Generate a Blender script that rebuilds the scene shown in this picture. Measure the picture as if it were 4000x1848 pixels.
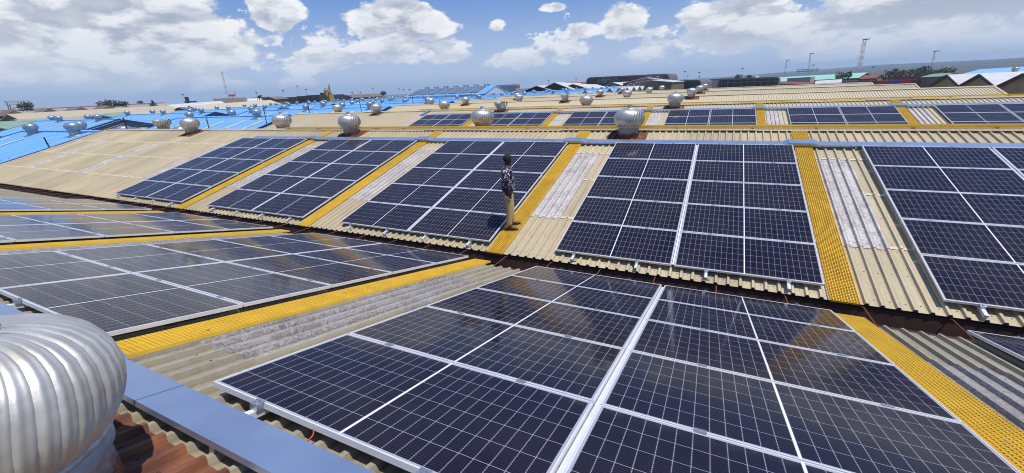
import bpy, bmesh, math, random
from mathutils import Matrix, Vector, noise as mnoise

random.seed(7)
R = math.radians
for o in list(bpy.data.objects):
    bpy.data.objects.remove(o)
SC = bpy.context.scene
COL = SC.collection

# ------------------------------------------------------------------ camera
CAM_LOC = Vector((2.7756, -7.0937, 3.483))
CAM_ROT = (1.2266, 0.0444, 0.4460)
FPX = 1615.65                      # focal length in pixels of the 4000 px wide photograph
cam = bpy.data.cameras.new('camera')
cam.sensor_width = 36.0
cam.lens = FPX / 4000 * 36.0
cam.clip_start = 0.05
cam.clip_end = 60000
camo = bpy.data.objects.new('camera', cam)
COL.objects.link(camo)
camo.location = CAM_LOC
camo.rotation_euler = CAM_ROT
SC.camera = camo

# ------------------------------------------------------------------ light
SUN_EL, SUN_AZ = 69.0, -10.0       # azimuth measured from +X towards +Y
SKY_STRENGTH = 0.09
sun = bpy.data.lights.new('sun', 'SUN')
sun.energy = 4.4
sun.angle = R(0.53)
sun.color = (1.0, 0.955, 0.88)
suno = bpy.data.objects.new('sun', sun)
COL.objects.link(suno)
sd = Vector((math.cos(R(SUN_EL)) * math.cos(R(SUN_AZ)), math.cos(R(SUN_EL)) * math.sin(R(SUN_AZ)), math.sin(R(SUN_EL))))
suno.rotation_euler = sd.to_track_quat('Z', 'Y').to_euler()
suno.location = (0, 0, 60)

SC.view_settings.view_transform = 'Standard'
SC.view_settings.look = 'None'
SC.view_settings.exposure = 0.0
SC.view_settings.gamma = 1.0
SC.view_settings.use_curve_mapping = False
SC.render.engine = 'CYCLES'
SC.cycles.use_denoising = True
SC.cycles.pixel_filter_type = 'BLACKMAN_HARRIS'
SC.cycles.filter_width = 1.05
SC.cycles.max_bounces = 6
SC.cycles.volume_bounces = 0
SC.cycles.glossy_bounces = 4


class NT:
    """small helper to write node trees"""
    def __init__(self, tree):
        self.t = tree
        self.n = tree.nodes
        self.l = tree.links

    def node(self, typ, **kw):
        n = self.n.new(typ)
        for k, v in kw.items():
            setattr(n, k, v)
        return n

    def put(self, sock, v):
        if isinstance(v, (int, float)):
            sock.default_value = v
        elif isinstance(v, (tuple, list, Vector)):
            v = tuple(v)
            if sock.type == 'RGBA' and len(v) == 3:
                v = v + (1.0,)
            sock.default_value = v
        else:
            self.l.new(v, sock)

    def m(self, op, a, b=0.0, c=0.0, clamp=False):
        n = self.node('ShaderNodeMath', operation=op, use_clamp=clamp)
        self.put(n.inputs[0], a)
        self.put(n.inputs[1], b)
        if op in ('MULTIPLY_ADD', 'SMOOTH_MIN', 'COMPARE'):
            self.put(n.inputs[2], c)
        return n.outputs[0]

    def v(self, op, a, b=(0, 0, 0), out=0):
        n = self.node('ShaderNodeVectorMath', operation=op)
        self.put(n.inputs[0], a)
        if op == 'SCALE':
            self.put(n.inputs[3], b)
        else:
            self.put(n.inputs[1], b)
        return n.outputs[out]

    def noise(self, vec, scale, detail=4, rough=0.55, out=0):
        n = self.node('ShaderNodeTexNoise')
        self.put(n.inputs['Vector'], vec)
        self.put(n.inputs['Scale'], scale)
        self.put(n.inputs['Detail'], detail)
        self.put(n.inputs['Roughness'], rough)
        return n.outputs[out]

    def ramp(self, f, stops):
        n = self.node('ShaderNodeValToRGB')
        e = n.color_ramp.elements
        while len(e) < len(stops):
            e.new(0.5)
        for i, (p, c) in enumerate(stops):
            e[i].position = p
            if isinstance(c, (int, float)):
                c = (c, c, c)
            e[i].color = tuple(c) + (1.0,)
        self.put(n.inputs[0], f)
        return n.outputs[0]

    def mix(self, f, a, b, blend='MIX'):
        n = self.node('ShaderNodeMix', data_type='RGBA', blend_type=blend)
        self.put(n.inputs[0], f)
        self.put(n.inputs[6], a)
        self.put(n.inputs[7], b)
        return n.outputs[2]

    def mapr(self, v, a, b, c=0.0, d=1.0, smooth=False):
        n = self.node('ShaderNodeMapRange')
        if smooth:
            n.interpolation_type = 'SMOOTHSTEP'
        for i, x in enumerate((v, a, b, c, d)):
            self.put(n.inputs[i], x)
        return n.outputs[0]

    def sep(self, v):
        n = self.node('ShaderNodeSeparateXYZ')
        self.put(n.inputs[0], v)
        return n.outputs

    def comb(self, x, y, z):
        n = self.node('ShaderNodeCombineXYZ')
        self.put(n.inputs[0], x)
        self.put(n.inputs[1], y)
        self.put(n.inputs[2], z)
        return n.outputs[0]


def cam_dir(px, py):
    d = Vector(((px - 2000) / FPX, -(py - 924) / FPX, -1.0))
    from mathutils import Euler
    d.rotate(Euler(CAM_ROT))
    return d.normalized()


# ------------------------------------------------------------------ world: Nishita sky with fair-weather clouds
world = bpy.data.worlds.new('World')
SC.world = world
world.use_nodes = True
w = NT(world.node_tree)
w.n.clear()
sky = w.node('ShaderNodeTexSky', sky_type='NISHITA')
sky.sun_disc = False
sky.sun_elevation = R(SUN_EL)
sky.sun_rotation = R(90 - SUN_AZ)
sky.altitude = 1600
sky.air_density = 1.0
sky.dust_density = 0.7
sky.ozone_density = 2.2
tc = w.node('ShaderNodeTexCoord').outputs['Generated']
dz = w.sep(tc)[2]
# cumulus are built in the sky itself: a fractal density, thinned or thickened by where the banks stand
vec = w.v('MULTIPLY', tc, (1.0, 1.0, 2.3))
warp = w.v('SCALE', w.v('SUBTRACT', w.noise(vec, 5.0, 2, 0.5, out=1), (0.5, 0.5, 0.5)), 0.10)
vec = w.v('ADD', vec, warp)


def density(v):
    big = w.noise(v, 3.6, 2, 0.5)
    det = w.noise(v, 9.5, 12, 0.60)
    return w.m('ADD', w.m('MULTIPLY', big, 0.40), w.m('MULTIPLY', det, 0.60))


d0 = density(vec)
sunstep = Vector((sd.x * 0.012, sd.y * 0.012, 0.060))
d1 = density(w.v('ADD', vec, tuple(sunstep)))
CLOUDS = [  # pixel of the photograph looked along, half width, half height (radians), strength
    (60, 90, 0.20, 0.10, 0.30), (560, 60, 0.24, 0.11, 0.33), (1080, 40, 0.09, 0.06, 0.30),
    (1560, 80, 0.17, 0.062, 0.36), (1250, 130, 0.09, 0.05, 0.20), (470, 130, 0.13, 0.08, 0.22), (900, 170, 0.15, 0.07, 0.22),
    (150, 250, 0.30, 0.08, 0.24), (600, 270, 0.3, 0.06, 0.22), (1250, 240, 0.28, 0.05, 0.22), (1560, 190, 0.10, 0.05, 0.26),
    (1780, 210, 0.12, 0.05, 0.20), (2150, 30, 0.05, 0.02, 0.28), (2430, 80, 0.08, 0.06, 0.30), (2280, 120, 0.08, 0.03, 0.24),
    (2200, 180, 0.12, 0.05, 0.18), (1940, 100, 0.03, 0.02, 0.24), (2560, 150, 0.07, 0.04, 0.20), (2650, 200, 0.18, 0.05, 0.2),
    (2950, 40, 0.16, 0.045, 0.30), (2900, 140, 0.2, 0.06, 0.28), (3250, 130, 0.2, 0.08, 0.33), (3600, 80, 0.26, 0.11, 0.34),
    (3900, 60, 0.26, 0.13, 0.34), (3450, 200, 0.3, 0.05, 0.2), (2000, 235, 0.2, 0.04, 0.2), (950, 330, 0.5, 0.045, 0.16),
]
bias = None
for (px, py, hw, hh, amp) in CLOUDS:
    c = cam_dir(px, py)
    k = hw / hh
    sc = Vector((1.0, 1.0, k))
    q = w.v('DISTANCE', w.v('MULTIPLY', tc, tuple(sc)), tuple(c * sc), out=1)
    f = w.mapr(q, hw * 1.15, hw * 0.15, 0.0, amp, smooth=True)
    bias = f if bias is None else w.m('MAXIMUM', bias, f)
# a belt of small puffs all round the horizon
belt = w.m('MULTIPLY', w.mapr(dz, 0.03, 0.07, 0.0, 1.0, smooth=True), w.mapr(dz, 0.10, 0.20, 1.0, 0.0, smooth=True))
thr = w.m('SUBTRACT', w.m('SUBTRACT', 0.665, bias), w.m('MULTIPLY', belt, 0.04))
ex = w.m('SUBTRACT', d0, thr)
vb_ = w.v('ADD', w.v('MULTIPLY', tc, (1.0, 1.0, 1.7)), w.v('SCALE', warp, 0.4))


def belt_density(v):
    return w.m('ADD', w.m('MULTIPLY', w.noise(v, 10.0, 1, 0.5), 0.40), w.m('MULTIPLY', w.noise(v, 26.0, 8, 0.58), 0.60))


b0 = belt_density(vb_)
b1 = belt_density(w.v('ADD', vb_, (sd.x * 0.006, sd.y * 0.006, 0.026)))
exb = w.m('SUBTRACT', b0, w.m('SUBTRACT', 0.665, w.m('MULTIPLY', belt, 0.16)))
coverb = w.mapr(exb, 0.0, 0.05, 0.0, 0.92, smooth=True)
litb = w.mapr(w.m('SUBTRACT', b0, b1), -0.05, 0.06, 0.1, 1.0, smooth=True)
cover = w.mapr(ex, 0.0, 0.062, 0.0, 1.0, smooth=True)
thick = w.mapr(ex, 0.02, 0.20, 0.0, 1.0, smooth=True)
lit = w.mapr(w.m('SUBTRACT', d0, d1), -0.060, 0.075, 0.0, 1.0, smooth=True)
lit = w.m('ADD', w.m('MULTIPLY', lit, 0.85), w.m('MULTIPLY', w.m('SUBTRACT', 1.0, thick), 0.40), clamp=True)
lit = w.m('ADD', w.m('MULTIPLY', lit, cover), w.m('MULTIPLY', litb, w.m('SUBTRACT', 1.0, cover)))
cover = w.m('MAXIMUM', cover, coverb)
CL = 1.0 / SKY_STRENGTH
ccol = w.mix(lit, (0.43 * CL, 0.475 * CL, 0.58 * CL), (1.0 * CL, 1.0 * CL, 1.0 * CL))
# thin milky veil low over the horizon, all round
veil = w.mapr(dz, 0.0, 0.20, 0.85, 0.0, smooth=True)
skyc = w.mix(0.62, sky.outputs[0], (0.150 * CL, 0.325 * CL, 0.80 * CL))
skyc = w.mix(veil, skyc, (0.60 * CL, 0.70 * CL, 0.87 * CL))
lowfade = w.mapr(dz, 0.0, 0.05, 0.45, 1.0)
cover = w.m('MULTIPLY', w.m('MULTIPLY', cover, lowfade), 0.97)
ccol = w.mix(w.mapr(dz, 0.0, 0.13, 0.8, 0.0, smooth=True), ccol, (0.67 * CL, 0.74 * CL, 0.86 * CL))
bg = w.node('ShaderNodeBackground')
w.l.new(w.mix(cover, skyc, ccol), bg.inputs[0])
bg.inputs[1].default_value = SKY_STRENGTH
out = w.node('ShaderNodeOutputWorld')
w.l.new(bg.outputs[0], out.inputs[0])


# ------------------------------------------------------------------ mesh builder
class MB:
    def __init__(self):
        self.v = []
        self.f = []
        self.mi = []
        self.uv = None
        self.cur = 0

    def add(self, vs, fs):
        b = len(self.v)
        self.v += [tuple(p) for p in vs]
        self.f += [tuple(i + b for i in f) for f in fs]
        self.mi += [self.cur] * len(fs)

    def box(self, x0, x1, y0, y1, z0, z1, M=None):
        vs = [Vector((x, y, z)) for z in (z0, z1) for y in (y0, y1) for x in (x0, x1)]
        if M is not None:
            vs = [M @ p for p in vs]
        self.add(vs, [(0, 2, 3, 1), (4, 5, 7, 6), (0, 1, 5, 4), (2, 6, 7, 3), (0, 4, 6, 2), (1, 3, 7, 5)])

    def bar(self, p, q, wd, ht=None):
        """square bar from p to q"""
        p, q = Vector(p), Vector(q)
        ht = ht or wd
        d = (q - p)
        L = d.length
        rot = d.to_track_quat('Y', 'Z').to_matrix().to_4x4()
        M = Matrix.Translation(p) @ rot
        self.box(-wd / 2, wd / 2, 0, L, -ht / 2, ht / 2, M)

    def tube(self, pts, r, n=6, cap=True):
        pts = [Vector(p) for p in pts]
        rs = r if isinstance(r, (list, tuple)) else [r] * len(pts)
        vs = []
        for i, p in enumerate(pts):
            d = (pts[min(i + 1, len(pts) - 1)] - pts[max(i - 1, 0)]).normalized()
            qn = d.to_track_quat('Z', 'X')
            for j in range(n):
                a = 2 * math.pi * j / n
                vs.append(p + qn @ Vector((rs[i] * math.cos(a), rs[i] * math.sin(a), 0)))
        fs = []
        for i in range(len(pts) - 1):
            for j in range(n):
                k = (j + 1) % n
                fs.append((i * n + j, i * n + k, (i + 1) * n + k, (i + 1) * n + j))
        if cap:
            fs.append(tuple(range(n - 1, -1, -1)))
            fs.append(tuple((len(pts) - 1) * n + j for j in range(n)))
        self.add(vs, fs)

    def lathe(self, prof, n=24, M=None, cap=True):
        vs, fs = [], []
        for (r, z) in prof:
            for j in range(n):
                a = 2 * math.pi * j / n
                p = Vector((r * math.cos(a), r * math.sin(a), z))
                vs.append(M @ p if M is not None else p)
        for i in range(len(prof) - 1):
            for j in range(n):
                k = (j + 1) % n
                fs.append((i * n + j, i * n + k, (i + 1) * n + k, (i + 1) * n + j))
        if cap:
            fs.append(tuple(range(n - 1, -1, -1)))
            fs.append(tuple((len(prof) - 1) * n + j for j in range(n)))
        self.add(vs, fs)

    def quad(self, a, b, c, d):
        self.add([a, b, c, d], [(0, 1, 2, 3)])

    def poly(self, pts):
        self.add(pts, [tuple(range(len(pts)))])

    def extrude(self, poly, vec):
        """closed prism of a polygon (list of points) pushed along vec"""
        n = len(poly)
        a = [Vector(p) for p in poly]
        b = [p + Vector(vec) for p in a]
        self.add(a + b, [tuple(range(n - 1, -1, -1)), tuple(range(n, 2 * n))] +
                 [(i, (i + 1) % n, n + (i + 1) % n, n + i) for i in range(n)])

    def mesh(self, name, mats, smooth=False):
        me = bpy.data.meshes.new(name)
        me.from_pydata(self.v, [], self.f)
        for m_ in (mats if isinstance(mats, (list, tuple)) else [mats]):
            me.materials.append(m_)
        if any(self.mi):
            me.polygons.foreach_set('material_index', self.mi)
        if smooth:
            me.polygons.foreach_set('use_smooth', [True] * len(me.polygons))
        me.update()
        bm = bmesh.new()
        bm.from_mesh(me)
        bmesh.ops.recalc_face_normals(bm, faces=bm.faces)
        bm.to_mesh(me)
        bm.free()
        return me

    def build(self, name, mats, parent=None, M=None, smooth=False):
        return obj(name, self.mesh(name, mats, smooth), parent, M)


def obj(name, me, parent=None, M=None):
    o = bpy.data.objects.new(name, me)
    COL.objects.link(o)
    if parent is not None:
        o.parent = parent
    if M is not None:
        o.matrix_basis = M
    return o


def tag(o, label=None, cat=None, group=None, kind=None):
    if label:
        o['label'] = label
    if cat:
        o['category'] = cat
    if group:
        o['group'] = group
    if kind:
        o['kind'] = kind
    return o


def thing(name, label, cat, M=None, group=None):
    o = bpy.data.objects.new(name, None)
    o.empty_display_size = 0.2
    COL.objects.link(o)
    if M is not None:
        o.matrix_basis = M
    return tag(o, label, cat, group)


def T(x, y, z=0.0):
    return Matrix.Translation((x, y, z))


PER = 6.12                        # spacing of the solar arrays along the ridge
SHW = PER / 8                     # cover width of one roof sheet
X0 = -1.17                        # a sheet joint
RIB_H, RIB_P = 0.041, SHW / 4


# ------------------------------------------------------------------ materials
def principled(name):
    m = bpy.data.materials.new(name)
    m.use_nodes = True
    t = NT(m.node_tree)
    b = t.n['Principled BSDF']
    return m, t, b


def mat(name, c1, c2=None, scale=3.0, rough=0.6, metal=0.0, stretch=(1, 1, 1), detail=5, lo=0.35, hi=0.68,
        bump=0.0, bscale=None, rnd=0.0, spec=0.5):
    m, t, b = principled(name)
    pos = t.node('ShaderNodeNewGeometry').outputs['Position']
    vec = t.v('MULTIPLY', pos, stretch)
    col = c1
    if c2 is not None:
        f = t.noise(vec, scale, detail)
        f = t.mapr(f, lo, hi)
        col = t.mix(f, c1, c2)
    if rnd:
        r = t.node('ShaderNodeObjectInfo').outputs['Random']
        k = t.mapr(r, 0, 1, 1 - rnd, 1 + rnd)
        col = t.mix(1.0, col, t.comb(k, k, k), 'MULTIPLY')
    t.put(b.inputs['Base Color'], col)
    b.inputs['Roughness'].default_value = rough
    b.inputs['Metallic'].default_value = metal
    b.inputs['Specular IOR Level'].default_value = spec
    if bump:
        bn = t.node('ShaderNodeBump')
        bn.inputs['Strength'].default_value = bump
        bn.inputs['Distance'].default_value = 0.02
        t.l.new(t.noise(vec, bscale or scale * 4, 4), bn.inputs['Height'])
        t.l.new(bn.outputs[0], b.inputs['Normal'])
    return m


def sheet_mat(name, base, dirt, dark, amount, rust=0.0):
    """painted steel roof sheet: fading, streaks down the slope, spots of grime"""
    m, t, b = principled(name)
    pos = t.node('ShaderNodeNewGeometry').outputs['Position']
    rnd = t.node('ShaderNodeObjectInfo').outputs['Random']
    broad = t.mapr(t.noise(pos, 0.55, 5, 0.6), 0.34, 0.66)
    streak = t.mapr(t.noise(t.v('MULTIPLY', pos, (9.0, 0.55, 0.55)), 1.6, 6, 0.65), 0.36, 0.72)
    fine = t.mapr(t.noise(t.v('MULTIPLY', pos, (1, 0.5, 1)), 26.0, 5, 0.7), 0.42, 0.75)
    col = t.mix(t.m('MULTIPLY', broad, 0.55 * amount), base, dirt)
    col = t.mix(t.m('MULTIPLY', streak, 0.60 * amount), col, dirt)
    col = t.mix(t.m('MULTIPLY', t.m('MULTIPLY', fine, streak), 0.75 * amount), col, dark)
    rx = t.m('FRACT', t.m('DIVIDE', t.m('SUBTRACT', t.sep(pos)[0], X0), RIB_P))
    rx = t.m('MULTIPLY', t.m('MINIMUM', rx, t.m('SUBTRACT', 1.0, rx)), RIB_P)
    foot = t.m('MULTIPLY', t.mapr(rx, 0.026, 0.036, 0.0, 1.0), t.mapr(rx, 0.040, 0.062, 1.0, 0.0))  # line beside each rib, darkened in the colour as the rib's shadow
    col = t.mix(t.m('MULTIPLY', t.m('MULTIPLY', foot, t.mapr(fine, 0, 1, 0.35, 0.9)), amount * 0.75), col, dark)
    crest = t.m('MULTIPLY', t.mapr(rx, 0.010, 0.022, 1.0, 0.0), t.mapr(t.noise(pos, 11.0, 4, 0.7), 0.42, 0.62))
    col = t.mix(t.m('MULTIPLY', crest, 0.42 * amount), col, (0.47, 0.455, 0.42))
    spot = t.mapr(t.noise(pos, 7.0, 3, 0.5), 0.68, 0.76)
    col = t.mix(t.m('MULTIPLY', spot, 0.4 * amount), col, dark)
    k = t.mapr(rnd, 0, 1, 0.9, 1.08)
    col = t.mix(1.0, col, t.comb(k, k, k), 'MULTIPLY')
    t.put(b.inputs['Base Color'], col)
    t.put(b.inputs['Roughness'], t.mapr(streak, 0, 1, 0.42, 0.7))
    bn = t.node('ShaderNodeBump')
    bn.inputs['Strength'].default_value = 0.25
    bn.inputs['Distance'].default_value = 0.006
    t.l.new(t.noise(pos, 5.0, 3), bn.inputs['Height'])
    t.l.new(bn.outputs[0], b.inputs['Normal'])
    return m


def skylight_mat(name, k):
    m, t, b = principled(name)
    pos = t.node('ShaderNodeNewGeometry').outputs['Position']
    wv = t.v('ADD', pos, t.v('SCALE', t.noise(pos, 9.0, 2, out=1), 0.10))
    fib = t.noise(t.v('MULTIPLY', wv, (70.0, 16.0, 16.0)), 1.0, 4, 0.7)
    fib2 = t.noise(t.v('MULTIPLY', wv, (18.0, 52.0, 52.0)), 1.0, 3, 0.7)
    f = t.mapr(t.m('MAXIMUM', fib, fib2), 0.44, 0.72)
    patch = t.mapr(t.noise(pos, 1.4, 5, 0.65), 0.36, 0.64)
    c = t.mix(f, (0.17 * k, 0.135 * k, 0.118 * k), (0.60 * k, 0.575 * k, 0.55 * k))
    c = t.mix(t.m('MULTIPLY', patch, 0.45), c, (0.54 * k, 0.52 * k, 0.505 * k))
    c = t.mix(t.m('MULTIPLY', t.mapr(t.noise(pos, 3.1, 5, 0.6), 0.52, 0.68), 0.6), c, (0.22 * k, 0.185 * k, 0.16 * k))
    rx = t.m('FRACT', t.m('DIVIDE', t.m('SUBTRACT', t.sep(pos)[0], X0), RIB_P))
    rx = t.m('MULTIPLY', t.m('MINIMUM', rx, t.m('SUBTRACT', 1.0, rx)), RIB_P)
    foot = t.m('MULTIPLY', t.mapr(rx, 0.026, 0.036, 0.0, 1.0), t.mapr(rx, 0.040, 0.060, 1.0, 0.0))  # rib shadow lines again, put into the fibreglass colour
    c = t.mix(t.m('MULTIPLY', foot, t.mapr(f, 0, 1, 0.75, 0.3)), c, (0.11, 0.09, 0.075))
    t.put(b.inputs['Base Color'], c)
    b.inputs['Roughness'].default_value = 0.62
    bn = t.node('ShaderNodeBump')
    bn.inputs['Strength'].default_value = 0.35
    bn.inputs['Distance'].default_value = 0.003
    t.l.new(f, bn.inputs['Height'])
    t.l.new(bn.outputs[0], b.inputs['Normal'])
    return m


def panel_mat():
    m, t, b = principled('solar_cells_under_glass')
    uv = t.node('ShaderNodeUVMap').outputs[0]
    x, y, _ = t.sep(uv)
    ax = t.m('ABSOLUTE', x)
    ay = t.m('ABSOLUTE', y)
    cw, chh = 0.0921, 0.1805
    fx = t.m('FRACT', t.m('DIVIDE', t.m('SUBTRACT', ax, 0.0085), cw))
    fy = t.m('FRACT', t.m('DIVIDE', t.m('ADD', y, 3 * chh), chh))
    ex = t.m('MULTIPLY', t.m('MINIMUM', fx, t.m('SUBTRACT', 1.0, fx)), cw)
    ey = t.m('MULTIPLY', t.m('MINIMUM', fy, t.m('SUBTRACT', 1.0, fy)), chh)
    lx = t.m('LESS_THAN', ex, 0.0010)
    ly = t.m('LESS_THAN', ey, 0.0016)
    # the wires between neighbouring half cells show as short bright dashes
    dash = t.m('LESS_THAN', t.m('ABSOLUTE', t.m('SUBTRACT', t.m('FRACT', t.m('MULTIPLY', fy, 10.0)), 0.5)), 0.14)
    dash = t.m('MULTIPLY', dash, t.m('LESS_THAN', ex, 0.005))
    mid = t.m('LESS_THAN', ax, 0.0078)
    edge = t.m('MAXIMUM', t.m('GREATER_THAN', ax, 1.1145), t.m('GREATER_THAN', ay, 0.5425))
    line = t.m('MAXIMUM', t.m('MAXIMUM', lx, ly), t.m('MAXIMUM', mid, edge))
    rnd = t.node('ShaderNodeObjectInfo').outputs['Random']
    cell = t.mix(rnd, (0.0065, 0.0062, 0.0205), (0.0105, 0.0090, 0.0200))
    # fine collector fingers make each cell faintly ribbed
    fing = t.m('LESS_THAN', t.m('FRACT', t.m('MULTIPLY', y, 1 / 0.0181)), 0.10)
    cell = t.mix(t.m('MULTIPLY', fing, 0.22), cell, (0.12, 0.12, 0.15))
    cell = t.mix(t.m('MULTIPLY', dash, 0.5), cell, (0.30, 0.30, 0.34))
    c = t.mix(line, cell, (0.36, 0.36, 0.42))
    c = t.mix(mid, c, (0.74, 0.76, 0.80))
    pos = t.node('ShaderNodeNewGeometry').outputs['Position']
    dust = t.m('MULTIPLY', t.mapr(t.noise(pos, 1.3, 5, 0.6), 0.35, 0.75), 0.030)
    dust = t.m('ADD', dust, t.m('MULTIPLY', t.mapr(t.noise(pos, 120.0, 2, 0.6), 0.66, 0.74), 0.06))
    c = t.mix(dust, c, (0.42, 0.35, 0.26))
    vr = t.node('ShaderNodeTexVoronoi')
    t.put(vr.inputs['Vector'], t.v('ADD', pos, t.v('SCALE', t.noise(pos, 60.0, 2, out=1), 0.012)))
    vr.inputs['Scale'].default_value = 1.7
    drop = t.m('MULTIPLY', t.m('LESS_THAN', vr.outputs['Distance'], 0.022), t.m('GREATER_THAN', t.sep(vr.outputs['Color'])[0], 0.80))
    c = t.mix(t.m('MULTIPLY', drop, 0.8), c, (0.55, 0.54, 0.50))
    # grime washed down to the lower frame edge of each module
    low = t.mapr(y, -0.46, -0.56, 0.0, 1.0)
    c = t.mix(t.m('MULTIPLY', low, t.mapr(t.noise(t.v('MULTIPLY', pos, (14, 2, 2)), 1.0, 4), 0.4, 0.7, 0.0, 0.10)), c, (0.40, 0.34, 0.26))
    t.put(b.inputs['Base Color'], c)
    t.put(b.inputs['Roughness'], t.mapr(t.noise(pos, 2.2, 4, 0.6), 0.3, 0.7, 0.06, 0.13))
    b.inputs['IOR'].default_value = 1.20
    b.inputs['Specular IOR Level'].default_value = 0.5
    return m


def rust_neck_mat():
    """galvanised throat, rusting from its foot upwards"""
    m, t, b = principled('galvanised_throat_rusting_at_foot')
    co = t.node('ShaderNodeTexCoord').outputs['Object']
    z = t.sep(co)[2]
    n = t.noise(co, 7.0, 5, 0.65)
    f = t.mapr(t.m('ADD', z, t.m('MULTIPLY', t.m('SUBTRACT', n, 0.5), 0.34)), 0.08, 0.19, 1.0, 0.0)
    g = t.mix(t.mapr(t.noise(co, 14.0, 4), 0.35, 0.7), (0.30, 0.32, 0.34), (0.46, 0.48, 0.50))
    rr = t.mix(t.mapr(t.noise(co, 18.0, 5, 0.7), 0.35, 0.7), (0.085, 0.028, 0.014), (0.30, 0.115, 0.035))
    t.put(b.inputs['Base Color'], t.mix(f, g, rr))
    t.put(b.inputs['Metallic'], t.m('MULTIPLY', t.m('SUBTRACT', 1.0, f), 0.35))
    t.put(b.inputs['Roughness'], t.mapr(f, 0, 1, 0.5, 0.85))
    return m


def shirt_mat():
    m, t, b = principled('floral_shirt_cloth')
    co = t.node('ShaderNodeTexCoord').outputs['Object']
    vo = t.node('ShaderNodeTexVoronoi')
    t.put(vo.inputs['Vector'], t.v('ADD', co, t.v('SCALE', t.noise(co, 14.0, 2, out=1), 0.05)))
    vo.inputs['Scale'].default_value = 24.0
    petals = t.m('LESS_THAN', vo.outputs['Distance'], 0.46)
    r, g, bb = t.sep(vo.outputs['Color'])
    pc = t.mix(r, (0.72, 0.68, 0.74), (0.40, 0.30, 0.48))
    pc = t.mix(t.m('GREATER_THAN', g, 0.66), pc, (0.16, 0.15, 0.09))
    c = t.mix(t.m('MULTIPLY', petals, t.m('GREATER_THAN', bb, 0.16)), (0.012, 0.014, 0.035), pc)
    t.put(b.inputs['Base Color'], c)
    b.inputs['Roughness'].default_value = 0.85
    return m


M_CREAM = sheet_mat('cream_roof_paint', (0.56, 0.465, 0.295), (0.395, 0.32, 0.195), (0.20, 0.16, 0.10), 0.9)
M_CREAM_OLD = sheet_mat('cream_roof_paint_dirty', (0.37, 0.325, 0.235), (0.265, 0.225, 0.155), (0.13, 0.105, 0.07), 1.0)
M_CREAM_FAR = sheet_mat('cream_roof_paint_far', (0.56, 0.475, 0.31), (0.45, 0.37, 0.24), (0.30, 0.25, 0.17), 0.6)
M_LAP_GLINT = mat('lap_highlight_paint', (0.66, 0.60, 0.45), (0.50, 0.43, 0.30), 6.0, rough=0.6, stretch=(5, 1, 1))  # lighter cream that paints the bright highlight on sheet laps
M_SKYL = skylight_mat('weathered_fibreglass', 1.30)
M_SKYL_OLD = skylight_mat('weathered_fibreglass_brown', 0.84)
M_PANEL = panel_mat()
M_ALU = mat('anodised_aluminium', (0.78, 0.785, 0.80), (0.70, 0.705, 0.72), 8.0, rough=0.42, metal=0.2)
M_STEEL = mat('galvanised_steel', (0.56, 0.59, 0.62), (0.42, 0.45, 0.48), 9.0, rough=0.42, metal=0.8)
M_TRAY = mat('galvanised_tray_cover', (0.43, 0.51, 0.655), (0.34, 0.42, 0.56), 2.6, rough=0.32, metal=0.70, bump=0.10, bscale=1.4, lo=0.3, hi=0.7)
M_YEL = mat('yellow_grating', (0.88, 0.565, 0.05), (0.76, 0.475, 0.045), 4.0, rough=0.55, rnd=0.05)
M_YEL_SIDE = mat('yellow_grating_worn_side', (0.76, 0.50, 0.11), (0.62, 0.40, 0.10), 9.0, rough=0.6)
M_RUST = mat('rusty_sheet', (0.115, 0.038, 0.022), (0.30, 0.115, 0.045), 3.2, rough=0.75, stretch=(3.0, 0.8, 1), lo=0.45, hi=0.75, bump=0.3)
M_NECK = rust_neck_mat()
M_VANE = mat('spun_aluminium_vane', (0.64, 0.62, 0.575), (0.50, 0.475, 0.42), 5.0, rough=0.40, metal=0.68, bump=0.05, bscale=9)
M_VANE_NEAR = mat('satin_aluminium_vane', (0.62, 0.60, 0.56), (0.47, 0.44, 0.385), 6.0, rough=0.50, metal=0.58, bump=0.10, bscale=14)
M_CAP = mat('weathered_aluminium_cap', (0.60, 0.60, 0.59), (0.40, 0.39, 0.36), 12.0, rough=0.48, metal=0.7)
M_DARK = mat('painted_interior_shade', (0.02, 0.018, 0.016), rough=0.9)
M_GUTTER = mat('gutter_tar', (0.030, 0.016, 0.013), (0.075, 0.028, 0.020), 2.0, rough=0.85)
M_RED = mat('red_primer', (0.34, 0.10, 0.065), (0.46, 0.30, 0.24), 2.3, rough=0.8, lo=0.42, hi=0.75, bump=0.2)
M_ROD = mat('red_oxide_rod', (0.20, 0.055, 0.03), rough=0.7)
M_BLUE = mat('blue_roof_paint', (0.135, 0.355, 0.665), (0.175, 0.40, 0.70), 0.35, rough=0.42, stretch=(4, 0.4, 0.4))
M_BLUE_D = mat('dark_blue_fascia', (0.010, 0.050, 0.17), rough=0.5)
M_BLUE_SKY = mat('aged_skylight_strip', (0.62, 0.58, 0.46), (0.50, 0.47, 0.38), 1.0, rough=0.6)
M_GREYWALL = mat('grey_rendered_wall', (0.30, 0.30, 0.31), (0.22, 0.22, 0.23), 1.0, rough=0.9)
M_BTURB = mat('blue_grey_ventilator', (0.36, 0.42, 0.48), (0.24, 0.28, 0.33), 3.0, rough=0.38, metal=0.55)
M_POLE = mat('dark_post', (0.022, 0.022, 0.026), rough=0.7)
M_WIRE = mat('galvanised_wire', (0.35, 0.36, 0.38), rough=0.5, metal=0.6)
M_WHITE = mat('white_roof_sheet', (0.58, 0.58, 0.565), (0.48, 0.48, 0.46), 0.3, rough=0.6)
M_BROWN = mat('brown_wall', (0.40, 0.285, 0.155), (0.33, 0.235, 0.13), 0.5, rough=0.9)
M_BROWN2 = mat('weathered_brown_cladding', (0.20, 0.15, 0.115), (0.13, 0.095, 0.07), 0.4, rough=0.9)
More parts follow.
